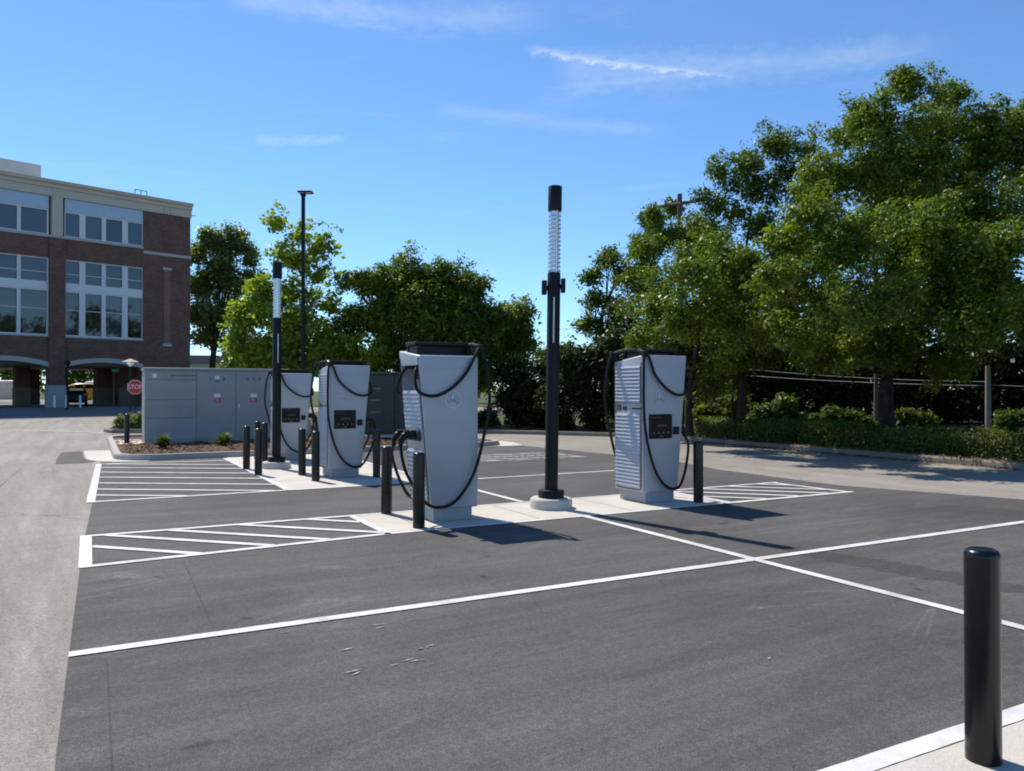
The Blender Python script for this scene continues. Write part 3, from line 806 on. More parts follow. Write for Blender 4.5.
for x0, x1 in piers:
    part('brick_pier', 'brick', (x0, x1, -.14, .7, 1.9, 12.449))
    part('pier_base', 'pierblock', (x0-.05, x1+.05, -.18, .75, .1, 1.9))
    xm = (x0+x1)/2; part('stone_pilaster', 'trim', (xm-.36, xm+.36, -.12, .5, 12.62, 15.4))
rz0 = 3.22; rz1 = 3.60
for bi, (x0, x1) in enumerate(bays):
    n = 14
    arcp = [(x0+(x1-x0)*i/n, rz0+(rz1-rz0)*(1-((2*i/n-1)**2))) for i in range(n+1)]
    bm = bmesh.new()
    for (xa, za), (xb, zb) in zip(arcp, arcp[1:]): add_prism_xz(bm, [(xa, za+.34), (xb, zb+.34), (xb, 5.34), (xa, 5.34)], 0, .5)
    fin(bm, 'brick_spandrel', M['brick'], BLD)
    bm = bmesh.new()
    for (xa, za), (xb, zb) in zip(arcp, arcp[1:]): add_prism_xz(bm, [(xa, za), (xb, zb), (xb, zb+.338), (xa, za+.338)], -.06, .7)
    fin(bm, 'stone_arch', M['trimw'], BLD)
    part('brick_band', 'brick', (x0, x1, 0, .5, 11.0, 12.449))
    part('sill', 'trimw', (x0, x1, -.05, .2, 5.345, 5.45))
    part('blue_panel', 'bluepanel', (x0, x1, .06, .5, 14.47, 15.4))
    part('recessed_wall', 'dark', (x0, x1, .36, .5, 5.45, 11.0), (x0, x1, .36, .5, 12.62, 14.47))
    base = [(tx(a)-xP1, tx(b)-xP1) for a, b in ((64.5, 79.5), (85.5, 102), (106, 122.5), (128, 142.5))]
    if bi: base = [(.06, 1.72), (1.92, 3.58), (3.80, 5.46)]
    cols = [(x0+a, x0+b) for a, b in base]
    edges = [x0]+[(cols[i][1]+cols[i+1][0])/2 for i in range(len(cols)-1)]+[x1]
    for ci, (ca, cb) in enumerate(cols):
        ea, eb = edges[ci]+.002, edges[ci+1]-.002
        for z0, z1, bars, gm in ((5.452, 8.72, (7.35,), 'glass'), (9.2, 10.998, (9.95,), 'glass'), (12.622, 14.468, (), 'glass2' if ci in (0, 3) and not bi else 'glass')):
            bm = bmesh.new(); fa, fb = max(ca, ea+.05), min(cb, eb-.05)
            add_box(bm, ea, fa, .10, .34, z0, z1); add_box(bm, fb, eb, .10, .34, z0, z1)
            add_box(bm, fa, fb, .12, .34, z0, z0+.10); add_box(bm, fa, fb, .12, .34, z1-.09, z1)
            for b in bars: add_box(bm, fa, fb, .14, .34, b-.025, b+.025)
            w = fin(bm, 'window', M['frame'], BLD)
            bm = bmesh.new(); add_box(bm, fa, fb, .24, .30, z0+.1, z1-.09); fin(bm, 'pane', M[gm], w)
    part('transom', 'frame', (x0, x1, .08, .34, 8.722, 9.198))
BLD.scale = (1, 1, 1.012)
# cornice
bm = bmesh.new()
prof = [(.45, 15.4), (-.10, 15.4), (-.10, 15.95), (-.22, 16.0), (-.22, 16.22), (-.42, 16.30), (-.48, 16.5), (.45, 16.5)]
add_prism_yz(bm, prof, x_end-.2, .06)
fin(bm, 'cornice', M['trim'], BLD)
bm = bmesh.new(); add_box(bm, x_end, .4, -.13, -.1, 15.60, 15.66); fin(bm, 'cornice_groove', M['roofbox'], BLD)
for xa in [tx(53), tx(60), tx(165), tx(171)]: part('stone_bracket', 'trim', (xa-.12, xa+.12, -.16, -.10, 15.42, 15.94))
part('core_wall', 'brick', (x_end, xW-.003, .5, DEP-.003, 3.9, 15.45))
part('roof', 'roofbox', (x_end-.1, -.003, .46, DEP+.3, 15.45, 16.2))
part('side_cornice', 'trim', (.0, .06, .453, DEP+.4, 15.4, 16.5))
part('penthouse', 'roofbox', (x_end+2, -9.2, 6, 14, 16.2, 18.97), parent=None)
bm = bmesh.new()
rx0, rx1 = tx(139), tx(151)
for x in (rx0, (rx0+rx1)/2, rx1): add_tube(bm, [(x, .9, 16.2), (x, .9, 17.15)], .03, 6)
add_tube(bm, [(rx0, .9, 17.15), (rx1, .9, 17.15)], .03, 6)
fin(bm, 'roof_rail', M['blackm'], BLD)
part('arcade_ceiling', 'soffit', (x_end, xW-.003, .72, DEP-.5, 3.35, 3.895))
for u, y, hw in ((21.5, 8, .5), (33, 14, .4), (102.5, 8.5, .6), (126, 7.5, .75), (119, 15, .3), (62, 12, .4), (-30, 8, .5), (-70, 12, .5)):
    r = (u-512)/F; xc = -(PB.x+NIN.x*y-r*(PB.y+NIN.y*y))/(.692-.722*r)
    if xc < x_end: xc = x_end+1
    part('brick_column', 'brick', (xc-hw, xc+hw, y-.42, y+.42, 1.75, 3.34)); part('column_base', 'kerbold', (xc-hw-.03, xc+hw+.03, y-.45, y+.45, .1, 1.75))
# exit sign under the arch
T = thing('exit_sign', 'small green sign hanging under the right hand arch of the brick building', 'sign', PB+D_*tx(121.5)+NIN*1.2+Vector((0, 0, 2.98)), math.atan2(.722, .692))
bm = bmesh.new(); add_box(bm, -.26, .26, -.03, .03, 0, .26, .01); fin(bm, 'plate', M['green'], T)
bm = bmesh.new(); add_tube(bm, [(-.2, 0, .25), (-.2, 0, .4)], .012, 6); add_tube(bm, [(.2, 0, .25), (.2, 0, .4)], .012, 6); fin(bm, 'hanger', M['blackm'], T)
# steel posts by the pier
bm = bmesh.new(); add_lathe(bm, [(.07, 0), (.07, .85), (.05, .9), (.01, .91)], 14)
sp = fin(bm, 'guard_post', M['strip'], None, None, True, 40)
for i, (u, lbl) in enumerate(((51, 'grey guard post at left edge of the pale pier base'), (62.5, 'grey guard post at right edge of the pale pier base'), (76.5, 'grey guard post in front of the dark car under the arch'))):
    o = sp if i == 0 else sp.copy()
    if i: COL.objects.link(o)
    o.location = PB+D_*tx(u)+NIN*-.8+Vector((0, 0, .30)); tag(o, lbl, 'post', 'guard posts in front of the brick building')

# ------------------------------------------------------------------ cars
def make_car(label, loc, rz, paint, van=False):
    T = thing('parked_van' if van else 'parked_car', label, 'van' if van else 'car', loc, rz, 'vehicles parked under and behind the brick building')
    L, W = (5.2, 1.95) if van else (4.5, 1.8)
    h = 2.2 if van else 1.55
    # loft of cross sections along x (front = +x)
    if van: sec = [(-2.6, .45, 2.05, .9), (-2.5, .35, 2.18, .93), (1.0, .3, 2.2, .93), (1.6, .3, 1.75, .88), (1.75, .3, 1.25, .95), (2.5, .32, 1.05, .92), (2.62, .45, .85, .85)]
    else: sec = [(-2.2, .45, .95, .86), (-2.1, .3, 1.10, .93), (-1.75, .25, 1.42, .80), (-1.2, .25, 1.53, .76), (.1, .25, 1.53, .76), (.95, .25, 1.08, .95), (1.9, .28, .92, .93), (2.2, .42, .75, .84)]
    bm = bmesh.new(); rings = []
    for x, z0, z1, wt in sec:
        zm = min(.95 if not van else 1.15, z1*.9); w = W/2
        prof = [(-w*.92, z0), (-w, z0+.2), (-w, zm), (-w*wt, z1-.05), (-w*wt*.85, z1), (w*wt*.85, z1), (w*wt, z1-.05), (w, zm), (w, z0+.2), (w*.92, z0)]
        rings.append([bm.verts.new((x, y, z)) for y, z in prof])
    for a, b in zip(rings, rings[1:]):
        for k in range(10): bm.faces.new((a[k], a[(k+1) % 10], b[(k+1) % 10], b[k]))
    bm.faces.new(rings[0]); bm.faces.new(rings[-1][::-1])
    fin(bm, 'body', paint, T, smooth=True, angle=30)
    bm = bmesh.new(); add_box(bm, -2.66 if van else -1.98, -2.60 if van else -1.92, -.62, .62, 1.15 if not van else 1.4, 1.40 if not van else 1.95, .01)
    g = fin(bm, 'rear_window', M['glass'], T)
    if not van: g.rotation_euler = (0, 0, 0)
    for s in (-1, 1):
        bm = bmesh.new(); y = s*(W/2*.90)
        add_box(bm, -1.3 if not van else .2, .5 if not van else 1.3, y-.02, y+.02, 1.0 if not van else 1.25, 1.42 if not van else 1.85, .01); fin(bm, 'side_window', M['glass'], T)
        bm = bmesh.new(); add_box(bm, -2.26 if not van else -2.66, -2.05 if not van else -2.5, s*.78-.15, s*.78+.15, .82, .99, .01); fin(bm, 'tail_light', M['tail'], T)
    for x in (-1.35, 1.35):
        for s in (-1, 1):
            bm = bmesh.new(); t = bmesh.new(); add_lathe(t, [(.22, -.1), (.33, -.1), (.34, -.06), (.34, .06), (.33, .1), (.22, .1)], 20)
            merge(bm, t, Matrix.Translation((x, s*.82, .34)) @ Matrix.Rotation(R(90), 4, 'X')); w = fin(bm, 'wheel', M['rubber'], T, smooth=True, angle=40)
            bm = bmesh.new(); t = bmesh.new(); add_lathe(t, [(.05, -.08), (.22, -.09), (.22, .09), (.05, .08)], 16)
            merge(bm, t, Matrix.Translation((x, s*.82, .34)) @ Matrix.Rotation(R(90), 4, 'X')); fin(bm, 'rim', M['strip'], w)
    return T
M['tail'] = mat('tail_light_red', (.70, .02, .025), .25)
M['cblack'] = mat('black_car_paint', (.008, .008, .009), .35, spec=.3)
M['cyellow'] = mat('yellow_car_paint', (.75, .46, .03), .35, coat=.6)
M['cwhite'] = mat('white_car_paint', (.75, .75, .74), .3, coat=.5)
def binv(u, y, z=.33):
    """point on the ray of column u at depth y behind the facade"""
    r = (u-512)/F
    # PB + D*x + NIN*y
    x = -(PB.x+NIN.x*y-r*(PB.y+NIN.y*y))/(.692-.722*r)
    return PB+D_*x+NIN*y+Vector((0, 0, z))
face = math.atan2(-.722, -.692)+math.pi
make_car('dark car with red tail lights parked under the right hand arch', binv(74.5, 6.5), R(119), M['cblack'])
make_car('yellow car seen through the right hand arch beyond the dark car', binv(91, 20.5), R(25), M['cyellow']).scale = (1, 1, 1.25)
make_car('white van seen through the left hand arch of the brick building', binv(9, 26), R(20), M['cwhite'], True)
make_car('white van in the sun seen past the yellow car', binv(113, 30), R(20), M['cwhite'], True)

# low cream building far behind, seen between the brick building and the trees
p = px(200, 115)
T = thing('low_building', 'low cream walled building far behind, right of the brick building', 'building', p, R(20))
bm = bmesh.new(); add_box(bm, -6, 14, 0, 10, 0, 5.4); fin(bm, 'wall', M['cream'] if 'cream' in M else M['roofbox'], T)
bm = bmesh.new(); add_box(bm, -6.5, 14.5, -.5, 10.5, 5.4, 6.6); fin(bm, 'roof', M['greypost'], T)

# ------------------------------------------------------------------ vegetation
def leaf_mesh(name, pos, nrm, L, Wd, rng, m, parent=None, kind=None):
    n = len(pos)
    rd = rng.normal(size=(n, 3)); nr = nrm/np.maximum(np.linalg.norm(nrm, axis=1, keepdims=True), 1e-6)
    t = np.cross(nr, rd); t /= np.maximum(np.linalg.norm(t, axis=1, keepdims=True), 1e-6)
    b = np.cross(nr, t)
    s = np.exp(rng.normal(0, .32, size=(n, 1)))
    l = t*L*s*.5; w = b*Wd*s*.5
    V = np.empty((n, 4, 3)); V[:, 0] = pos-l; V[:, 1] = pos+w-l*.1+nr*Wd*.12; V[:, 2] = pos+l; V[:, 3] = pos-w-l*.1+nr*Wd*.12
    me = bpy.data.meshes.new(name)
    me.vertices.add(n*4); me.vertices.foreach_set('co', V.reshape(-1).astype(np.float32))
    me.loops.add(n*4); me.loops.foreach_set('vertex_index', np.arange(n*4, dtype=np.int32))
    me.polygons.add(n); me.polygons.foreach_set('loop_start', np.arange(0, n*4, 4, dtype=np.int32))
    me.polygons.foreach_set('loop_total', np.full(n, 4, dtype=np.int32))
    me.update(calc_edges=True)
    return link(name, me, m, parent, kind)
def unit(rng, n):
    v = rng.normal(size=(n, 3)); return v/np.linalg.norm(v, axis=1, keepdims=True)
DENS = 2.6
def crown_points(blobs, rng, density, per, cl, sub=12, droop=.25, open_=.0, srk=1.0):
    """blobs [(centre, (rx,ry,rz))] -> leaf positions, normals, clump lobes (tufts drawn out along their limb)"""
    P = []; Nn = []; lobes = []
    for c, r in blobs:
        c = np.array(c); r = np.array(r); R0 = r.mean()
        k = max(6, int(sub*1.75*rng.uniform(.8, 1.2)))
        d = unit(rng, k); d[:, 2] = np.where(d[:, 2] < -.6, -d[:, 2], d[:, 2])
        sc = c+d*r*rng.uniform(.15, .88, size=(k, 1)); sr = R0*rng.uniform(.15, .42, size=k)*srk
        for j in range(k):
            if rng.random() < open_: continue
            lobes.append((sc[j], sr[j]))
            ax = d[j]*.75+np.array([0, 0, .6])+rng.normal(size=3)*.35; ax /= np.linalg.norm(ax)
            nc = max(5, int(DENS*density*sr[j]**2*4*math.pi/(cl*cl)))
            dd = unit(rng, nc)
            q = dd*(rng.uniform(.25, 1.0, size=(nc, 1))**.7)
            al = q@ax
            # long along the axis, narrowing to a point at its tip
            st = rng.uniform(1.2, 1.7)
            q = (q-np.outer(al, ax))*(.86-.34*np.clip(al, 0, 1))[:, None]+np.outer(al*st, ax)
            cc = sc[j]+q*sr[j]
            m_ = np.maximum(3, (per*rng.uniform(.4, 1.5, size=nc))).astype(int)
            idx = np.repeat(np.arange(nc), m_); n = len(idx)
            off = rng.normal(size=(n, 3))*np.array([cl*.34, cl*.34, cl*.22])
            off[:, 2] -= droop*(off[:, 0]**2+off[:, 1]**2)/cl
            P.append(cc[idx]+off)
            Nn.append(rng.normal(size=(n, 3))*.6+np.array([-.16, .2, .85])+dd[idx]*.45)
    return np.concatenate(P), np.concatenate(Nn), lobes
def trunk_mesh(name, base, lobes, r0, fork, rng, m, parent, lean=(0, 0), maxl=16):
    bm = bmesh.new(); base = Vector(base)
    top = base+Vector((lean[0], lean[1], fork))
    zt = max(l[0][2] for l in lobes)
    cx = np.mean([l[0] for l in lobes], axis=0)
    lead = Vector((cx[0]*.5+top.x*.5, cx[1]*.5+top.y*.5, top.z+(zt-top.z)*.55))
    p = smooth_path([base-Vector((0, 0, .1)), base+(top-base)*.5+Vector((rng.normal()*.06, rng.normal()*.06, 0)), top, top.lerp(lead, .5)+Vector((rng.normal()*.25, rng.normal()*.25, 0)), lead], 5)
    n = len(p); rr = [r0*(1.35 if i == 0 else 1)*(1-.86*(i/(n-1))**1.1) for i in range(n)]
    add_tube(bm, p, rr, 10)
    order = sorted(lobes, key=lambda l: -l[1])[:maxl]
    for c, s in order:
        tgt = Vector(c); k = min(n-3, max(int(n*.35), int(n*(.35+.55*max(0, (tgt.z-top.z))/(max(.5, zt-top.z))*.8))))
        st = p[k]; mid = st.lerp(tgt, .5)+Vector((rng.normal()*.12, rng.normal()*.12, -.06*(tgt-st).length+rng.normal()*.1))
        q = smooth_path([st, mid, tgt], 5); m2 = len(q); ra = rr[k]*.55
        add_tube(bm, q, [ra*(1-.82*i/(m2-1)) for i in range(m2)], 6)
        for _ in range(2):
            a = q[m2//2]; e = tgt+Vector((rng.normal(), rng.normal(), rng.normal()*.7))*s*.7
            add_tube(bm, [a, a.lerp(e, .55)+Vector((0, 0, .08*s)), e], [ra*.4, ra*.28, ra*.1], 5)
    return fin(bm, name, m, parent, smooth=True)
def tree(label, u0, Z, blobs_px, leafm, seed, L=.15, Wd=.075, density=.9, per=14, cl=.5, trunk_r=.2, fork=None, barkm='bark', zb=.1, squash=1.0, sub=12, open_=0, maxl=16, name='tree', cat='tree', group='trees around the parking lot', droop=.25, srk=1.0):
    rng = np.random.default_rng(seed)
    base = px(u0, Z, z=zb)
    T = thing(name, label, cat, base, 0, group)
    blobs = []
    for b in blobs_px:
        u, v, r = b[:3]; dz = b[3] if len(b) > 3 else 0; sq = b[4] if len(b) > 4 else squash
        c = px(u, Z+dz, v); rr = r*(Z+dz)/F
        blobs.append(((c.x-base.x, c.y-base.y, c.z-base.z), (rr, rr*1.05, rr*sq)))
    P, Nn, lobes = crown_points(blobs, rng, density, per, cl, sub, droop, open_, srk)
    k = P[:, 2] > .05
    leaf_mesh('crown' if name == 'tree' else 'foliage', P[k], Nn[k], L, Wd, rng, leafm, T)
    zmin = min(l[0][2]-l[1] for l in lobes)
    f = fork if fork is not None else max(.4, zmin)
    trunk_mesh('trunk' if name == 'tree' else 'stem', (0, 0, 0), lobes, trunk_r, f, rng, M[barkm], T, maxl=maxl)
    return len(P)
cnt = 0
cnt += tree('huge leafy green tree at right with dark trunk, tallest in view', 888, 22.5,
     [(910, 92, 32, -.5), (900, 80, 16, -.3), (1012, 128, 34, .8), (1055, 120, 44, 1), (868, 124, 42, -.5), (945, 122, 46, .3), (985, 125, 34, .5), (850, 175, 46, -1), (915, 165, 52, -1), (985, 160, 40, .8), (1030, 165, 48, .8), (812, 215, 36, -5), (850, 240, 50, -4.6), (910, 230, 56, -4.2), (972, 220, 52, -1), (985, 260, 60, -4.5), (1045, 235, 62, -3), (800, 285, 40, -4.6), (790, 335, 32, -4.4),
      (845, 300, 48, -5.8), (905, 295, 54, -4.8), (960, 315, 58, -4.8), (1020, 315, 60, -4), (900, 260, 50, -1), (960, 280, 56, -.5), (900, 185, 60, 1.2), (960, 190, 60, 1.5), (850, 250, 50, 1), (870, 330, 50, 1), (800, 250, 30, -1), (785, 250, 28, -5), (775, 275, 26, -5.6), (820, 180, 34, -1.5), (1080, 310, 70), (830, 350, 40, -2.4), (893, 352, 36, -1), (950, 365, 34, -.5)], M['l_big'], 11, .085, .047, .52, 19, .31, .24, 2.6, sub=11, maxl=26)
cnt += tree('open crowned tall tree whose bare limbs show sky, left of the huge tree', 739, 24.6,
     [(728, 182, 26), (752, 170, 26), (780, 148, 28), (808, 150, 26), (712, 205, 26), (735, 215, 22), (765, 195, 30), (800, 195, 36), (705, 235, 22), (765, 230, 24), (795, 240, 30), (785, 275, 30), (755, 275, 20), (735, 290, 36, -2.5), (775, 310, 36, -2.5), (760, 345, 34, -1), (800, 350, 30, -.5), (725, 350, 28, 0)], M['l_mid'], 12, .09, .05, .54, 18, .33, .17, 3.0, sub=10, open_=.2, maxl=9)
cnt += tree('bushy green tree in front of the utility pole, behind the lone charger', 690, 25.2,
     [(645, 252, 22), (662, 238, 20, .8), (700, 235, 30, .5), (690, 262, 32, -3), (725, 262, 32, -4), (715, 275, 34, .5), (655, 215, 12, 1), (640, 290, 26), (668, 290, 34, -2), (655, 318, 32, -2.8), (712, 305, 38, -5.2), (684, 325, 32, -4.4), (745, 325, 34, -5.4), (715, 320, 38, 0), (765, 300, 32, -4.5), (700, 275, 28, -6), (745, 262, 28, -5), (680, 355, 36), (735, 355, 38, -1.6), (645, 345, 26), (715, 385, 30)], M['l_big'], 13, .09, .05, .54, 18, .33, .15, 1.6, sub=10)
cnt += tree('pale airy tall tree far off, left of the utility pole', 602, 48,
     [(608, 258, 15), (592, 276, 13), (625, 274, 14), (600, 300, 16), (622, 308, 16), (588, 322, 13), (640, 246, 14), (652, 222, 15), (672, 208, 12), (645, 270, 14), (610, 338, 18)], M['l_mid'], 14, .20, .11, .45, 15, .66, .2, 6, sub=9, open_=.08, srk=1.35)
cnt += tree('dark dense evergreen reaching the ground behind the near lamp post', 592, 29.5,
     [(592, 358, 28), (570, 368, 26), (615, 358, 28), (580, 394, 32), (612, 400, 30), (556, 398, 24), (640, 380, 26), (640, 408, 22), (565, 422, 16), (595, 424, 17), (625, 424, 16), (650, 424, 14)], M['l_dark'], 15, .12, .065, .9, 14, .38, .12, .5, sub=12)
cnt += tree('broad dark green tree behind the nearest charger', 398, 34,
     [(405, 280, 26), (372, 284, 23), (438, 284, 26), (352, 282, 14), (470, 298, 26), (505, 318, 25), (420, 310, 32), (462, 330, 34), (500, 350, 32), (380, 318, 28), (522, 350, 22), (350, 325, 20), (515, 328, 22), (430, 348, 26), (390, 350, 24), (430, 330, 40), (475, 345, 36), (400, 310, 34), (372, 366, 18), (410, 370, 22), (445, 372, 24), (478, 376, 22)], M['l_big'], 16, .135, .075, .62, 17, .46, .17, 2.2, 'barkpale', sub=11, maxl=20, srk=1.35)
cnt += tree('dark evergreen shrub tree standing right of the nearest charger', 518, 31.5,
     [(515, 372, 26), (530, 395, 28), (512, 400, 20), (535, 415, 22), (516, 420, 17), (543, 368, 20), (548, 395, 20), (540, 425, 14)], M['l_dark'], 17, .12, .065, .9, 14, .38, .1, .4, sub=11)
cnt += tree('bright yellow green young tree behind the tall thin light pole', 285, 33,
     [(262, 290, 16), (250, 318, 20), (275, 312, 20), (240, 345, 18), (268, 345, 24), (298, 345, 24), (325, 345, 22), (352, 350, 20), (378, 354, 17), (258, 366, 18), (300, 320, 16), (300, 366, 20), (345, 366, 18)], M['l_bright'], 18, .16, .11, .32, 14, .46, .1, 1.8, 'barkpale', sub=10, srk=1.4)
cnt += tree('thin airy young tree with sparse leaves rising behind the bright one', 296, 34.5,
     [(278, 222, 20), (303, 236, 22), (322, 246, 24), (300, 262, 26), (325, 275, 22), (282, 258, 22), (310, 300, 28), (288, 292, 26), (332, 305, 16), (290, 328, 24), (318, 328, 24)], M['l_bright'], 19, .17, .12, .15, 5, .30, .09, 2.0, 'barkpale', sub=9, open_=.0, srk=1.15)
cnt += tree('grey green tree with visible dark trunk beside the brick building', 212, 74,
     [(212, 240, 18), (234, 240, 17), (196, 255, 16), (222, 262, 20), (248, 258, 16), (202, 285, 20), (232, 285, 22), (256, 280, 15), (196, 315, 18), (218, 315, 20), (242, 315, 18), (258, 305, 14), (205, 338, 14), (235, 340, 14)], M['l_grey'], 20, .30, .16, .55, 15, .9, .5, 3.5, sub=9, open_=.04, srk=1.35)
# woodland edge behind the hedge
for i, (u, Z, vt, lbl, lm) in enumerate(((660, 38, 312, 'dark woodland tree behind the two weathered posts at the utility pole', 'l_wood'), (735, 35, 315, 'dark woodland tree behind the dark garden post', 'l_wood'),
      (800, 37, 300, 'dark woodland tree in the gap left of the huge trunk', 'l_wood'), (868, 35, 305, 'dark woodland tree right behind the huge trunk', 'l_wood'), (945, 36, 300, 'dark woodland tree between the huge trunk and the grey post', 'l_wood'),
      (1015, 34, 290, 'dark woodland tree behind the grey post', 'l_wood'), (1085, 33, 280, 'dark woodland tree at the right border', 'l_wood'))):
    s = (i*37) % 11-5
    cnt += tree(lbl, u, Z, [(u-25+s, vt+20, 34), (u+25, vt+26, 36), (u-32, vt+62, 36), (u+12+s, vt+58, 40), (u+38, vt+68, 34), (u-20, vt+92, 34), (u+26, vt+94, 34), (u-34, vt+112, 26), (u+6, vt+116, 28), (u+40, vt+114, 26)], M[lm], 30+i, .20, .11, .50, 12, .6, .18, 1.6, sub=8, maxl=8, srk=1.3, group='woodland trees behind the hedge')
for i, (u, Z, vt, w, lbl) in enumerate(((150, 118, 345, 40, 'far tree behind the grey switchgear cabinet'), (90, 110, 350, 30, 'far tree seen through the right hand arch'), (20, 105, 350, 30, 'far tree seen through the left hand arch'), (250, 90, 340, 34, 'far tree low between the grey green tree and the light pole'), (330, 80, 335, 34, 'far tree right of the tall light pole'), (560, 85, 345, 30, 'far tree left of the dark evergreen'), (470, 95, 352, 30, 'far tree beyond the pavement gap'))):
    cnt += tree(lbl, u, Z, [(u-w*.4, vt+18, w*.6), (u+w*.5, vt+20, w*.6), (u, vt+8, w*.6), (u-w*.3, vt+34, w*.5), (u+w*.4, vt+34, w*.5)], M['l_big'], 50+i, .5, .28, .6, 10, 1.3, .25, 2, sub=7, maxl=6, zb=.0, group='far trees beyond the lot')
rng = np.random.default_rng(77)
wb = [((31+rng.normal()*2, y, h), (3.2, 3.2, 3.0)) for y in np.arange(2, 44, 3.4) for h in (3, 7, 10.5+rng.uniform(-1.5, 1.8))]
P, Nn, lobes = crown_points(wb, rng, .30, 9, 1.0, 9, .2)
leaf_mesh('woodland', P, Nn, .42, .24, rng, M['l_mid'], None, 'stuff'); cnt += len(P)
# bushes behind the hedge
for i, (u, Z, bl, lm, lbl) in enumerate((
    (775, 27.5, [(762, 411, 10), (784, 404, 11), (775, 419, 13), (794, 420, 9), (752, 421, 8)], 'l_shrub', 'leafy shrub behind the hedge, right of the dark garden post'),
    (832, 27, [(812, 420, 10), (834, 413, 10), (852, 419, 10), (828, 424, 12), (866, 424, 8)], 'l_shrub', 'spreading shrub with rosettes behind the hedge, left of the huge trunk'),
    (742, 29, [(738, 404, 14), (748, 414, 13), (728, 414, 12)], 'l_mid', 'dark shrub around the dark garden post'),
    (708, 27.5, [(700, 412, 9), (714, 411, 9), (708, 420, 9)], 'l_hedge', 'small light green shrub above the sunny end of the hedge'),
    (692, 28.5, [(688, 402, 10), (692, 415, 10)], 'l_hedge', 'narrow yellowish shrub touching the right side of the lone charger'),
    (1012, 26, [(1002, 420, 11), (1020, 418, 13), (1010, 430, 10)], 'l_shrub', 'light green shrub right of the grey post'),
    (905, 27, [(905, 415, 9), (925, 420, 9)], 'l_hedge', 'thin bright sprouts right of the huge trunk'))):
    cnt += tree(lbl, u, Z, bl, M[lm], 70+i, .17, .06, .8, 12, .32, .03, .2, sub=8, maxl=6, name='shrub', cat='shrub', group='shrubs behind the hedge')
cnt += tree('low dark rounded shrub left of the dark evergreen, right of the nearest charger', 487, 31, [(480, 418, 9), (492, 417, 10), (487, 424, 9)], M['l_dark'], 81, .12, .06, 1.0, 12, .3, .03, .15, sub=8, maxl=5, name='shrub', cat='shrub', group='shrubs')
cnt += tree('olive rounded shrub left of the grey switchgear cabinet', 127, 30.2, [(121, 424, 9), (133, 421, 10), (127, 425, 9), (139, 425, 8)], M['l_grey'], 82, .09, .045, 1.1, 12, .22, .03, .15, sub=9, maxl=5, name='shrub', cat='shrub', group='shrubs')
# hedge
def hedge(label, C0, C1, seed, ends):
    rng = np.random.default_rng(seed)
    T = thing('hedge', label, 'hedge', ac(17.75, (C0+C1)/2, .1), TH, 'clipped hedges along the kerb')
    n = int((C1-C0)*2600); hl = (C1-C0)/2
    y = rng.uniform(-hl, hl, n); side = rng.random(n)
    hgt = .52+.04*np.sin(y*1.7+seed)+.025*np.sin(y*4.1)
    wd = .56+.05*np.sin(y*1.3)
    x = np.where(side < .42, -wd, np.where(side < .84, rng.uniform(-1, 1, n)*wd, wd)); z = np.where((side >= .42) & (side < .84), hgt, rng.uniform(.04, 1, n)*hgt)
    # round the shoulders, roughen
    e = np.clip((z/hgt-.8)/.2, 0, 1); x = x*(1-.16*e*e)
    P = np.stack([x, y, z], 1)+rng.normal(size=(n, 3))*.045
    nr = np.stack([np.where(side < .42, -1., np.where(side < .84, 0, 1.)), np.zeros(n), np.where((side >= .42) & (side < .84), 1., .25)], 1)+rng.normal(size=(n, 3))*.55
    leaf_mesh('foliage', P, nr, .06, .036, rng, M['l_hedge'], T)
    bm = bmesh.new(); add_box(bm, -.44, .44, -hl+.06, hl-.06, .02, .36, .06); fin(bm, 'inner_twigs', M['bark'], T)
    return n
cnt += hedge('sunny clipped hedge along the kerb, right of the lone charger', 15.6, 19.7, 3, 0)
cnt += hedge('long shaded clipped hedge along the kerb under the huge tree', -4, 15.45, 5, 0)
# two young bedding plants
def bed_plant(u, Z, label, seed, pot=False):
    rng = random.Random(seed)
    T = thing('bedding_plant', label, 'plant', px(u, Z, z=.07), 0, 'young plants in the mulch bed')
    bm = bmesh.new()
    for k in range(260):
        a = rng.uniform(0, 6.28); l = rng.uniform(.22, .50); el = rng.uniform(.15, 1.35); w = .013
        d = Vector((math.cos(a), math.sin(a), 0)); s = Vector((-d.y, d.x, 0))*w
        p0 = d*rng.uniform(0, .05); p1 = p0+d*l*.5*math.cos(el)+Vector((0, 0, l*.6*math.sin(el)+.05)); p2 = p0+d*l*math.cos(el)*1.05+Vector((0, 0, l*.85*math.sin(el)))
        v = [bm.verts.new(q) for q in (p0-s*.5, p0+s*.5, p1+s, p1-s, p2)]
        bm.faces.new((v[0], v[1], v[2], v[3])); bm.faces.new((v[3], v[2], v[4]))
    fin(bm, 'foliage', M['l_hedge'], T)
    bm = bmesh.new(); add_lathe(bm, [(.07, -.05), (.05, .05), (.02, .16)], 10); fin(bm, 'stem', M['bark'], T)
bed_plant(163.5, 20.9, 'young green tuft plant in mulch in front of the plain left panels of the cabinet', 1)
bed_plant(224, 21.6, 'young green tuft plant in mulch nearer the bollards, below the third cabinet door', 2)

# mulch chips lying on the bed (uncountable)
rng = np.random.default_rng(9); n = 9000
a = rng.uniform(.75, 10.3, n); c = rng.uniform(19.75, 24.6, n)
P = np.stack([a*CT-c*ST, a*ST+c*CT, .085+rng.normal(size=n)*.012], 1)
leaf_mesh('mulch_chips', P, rng.normal(size=(n, 3))*.35+np.array([0, 0, 1]), .075, .025, rng, M['mulch'], None, 'stuff')
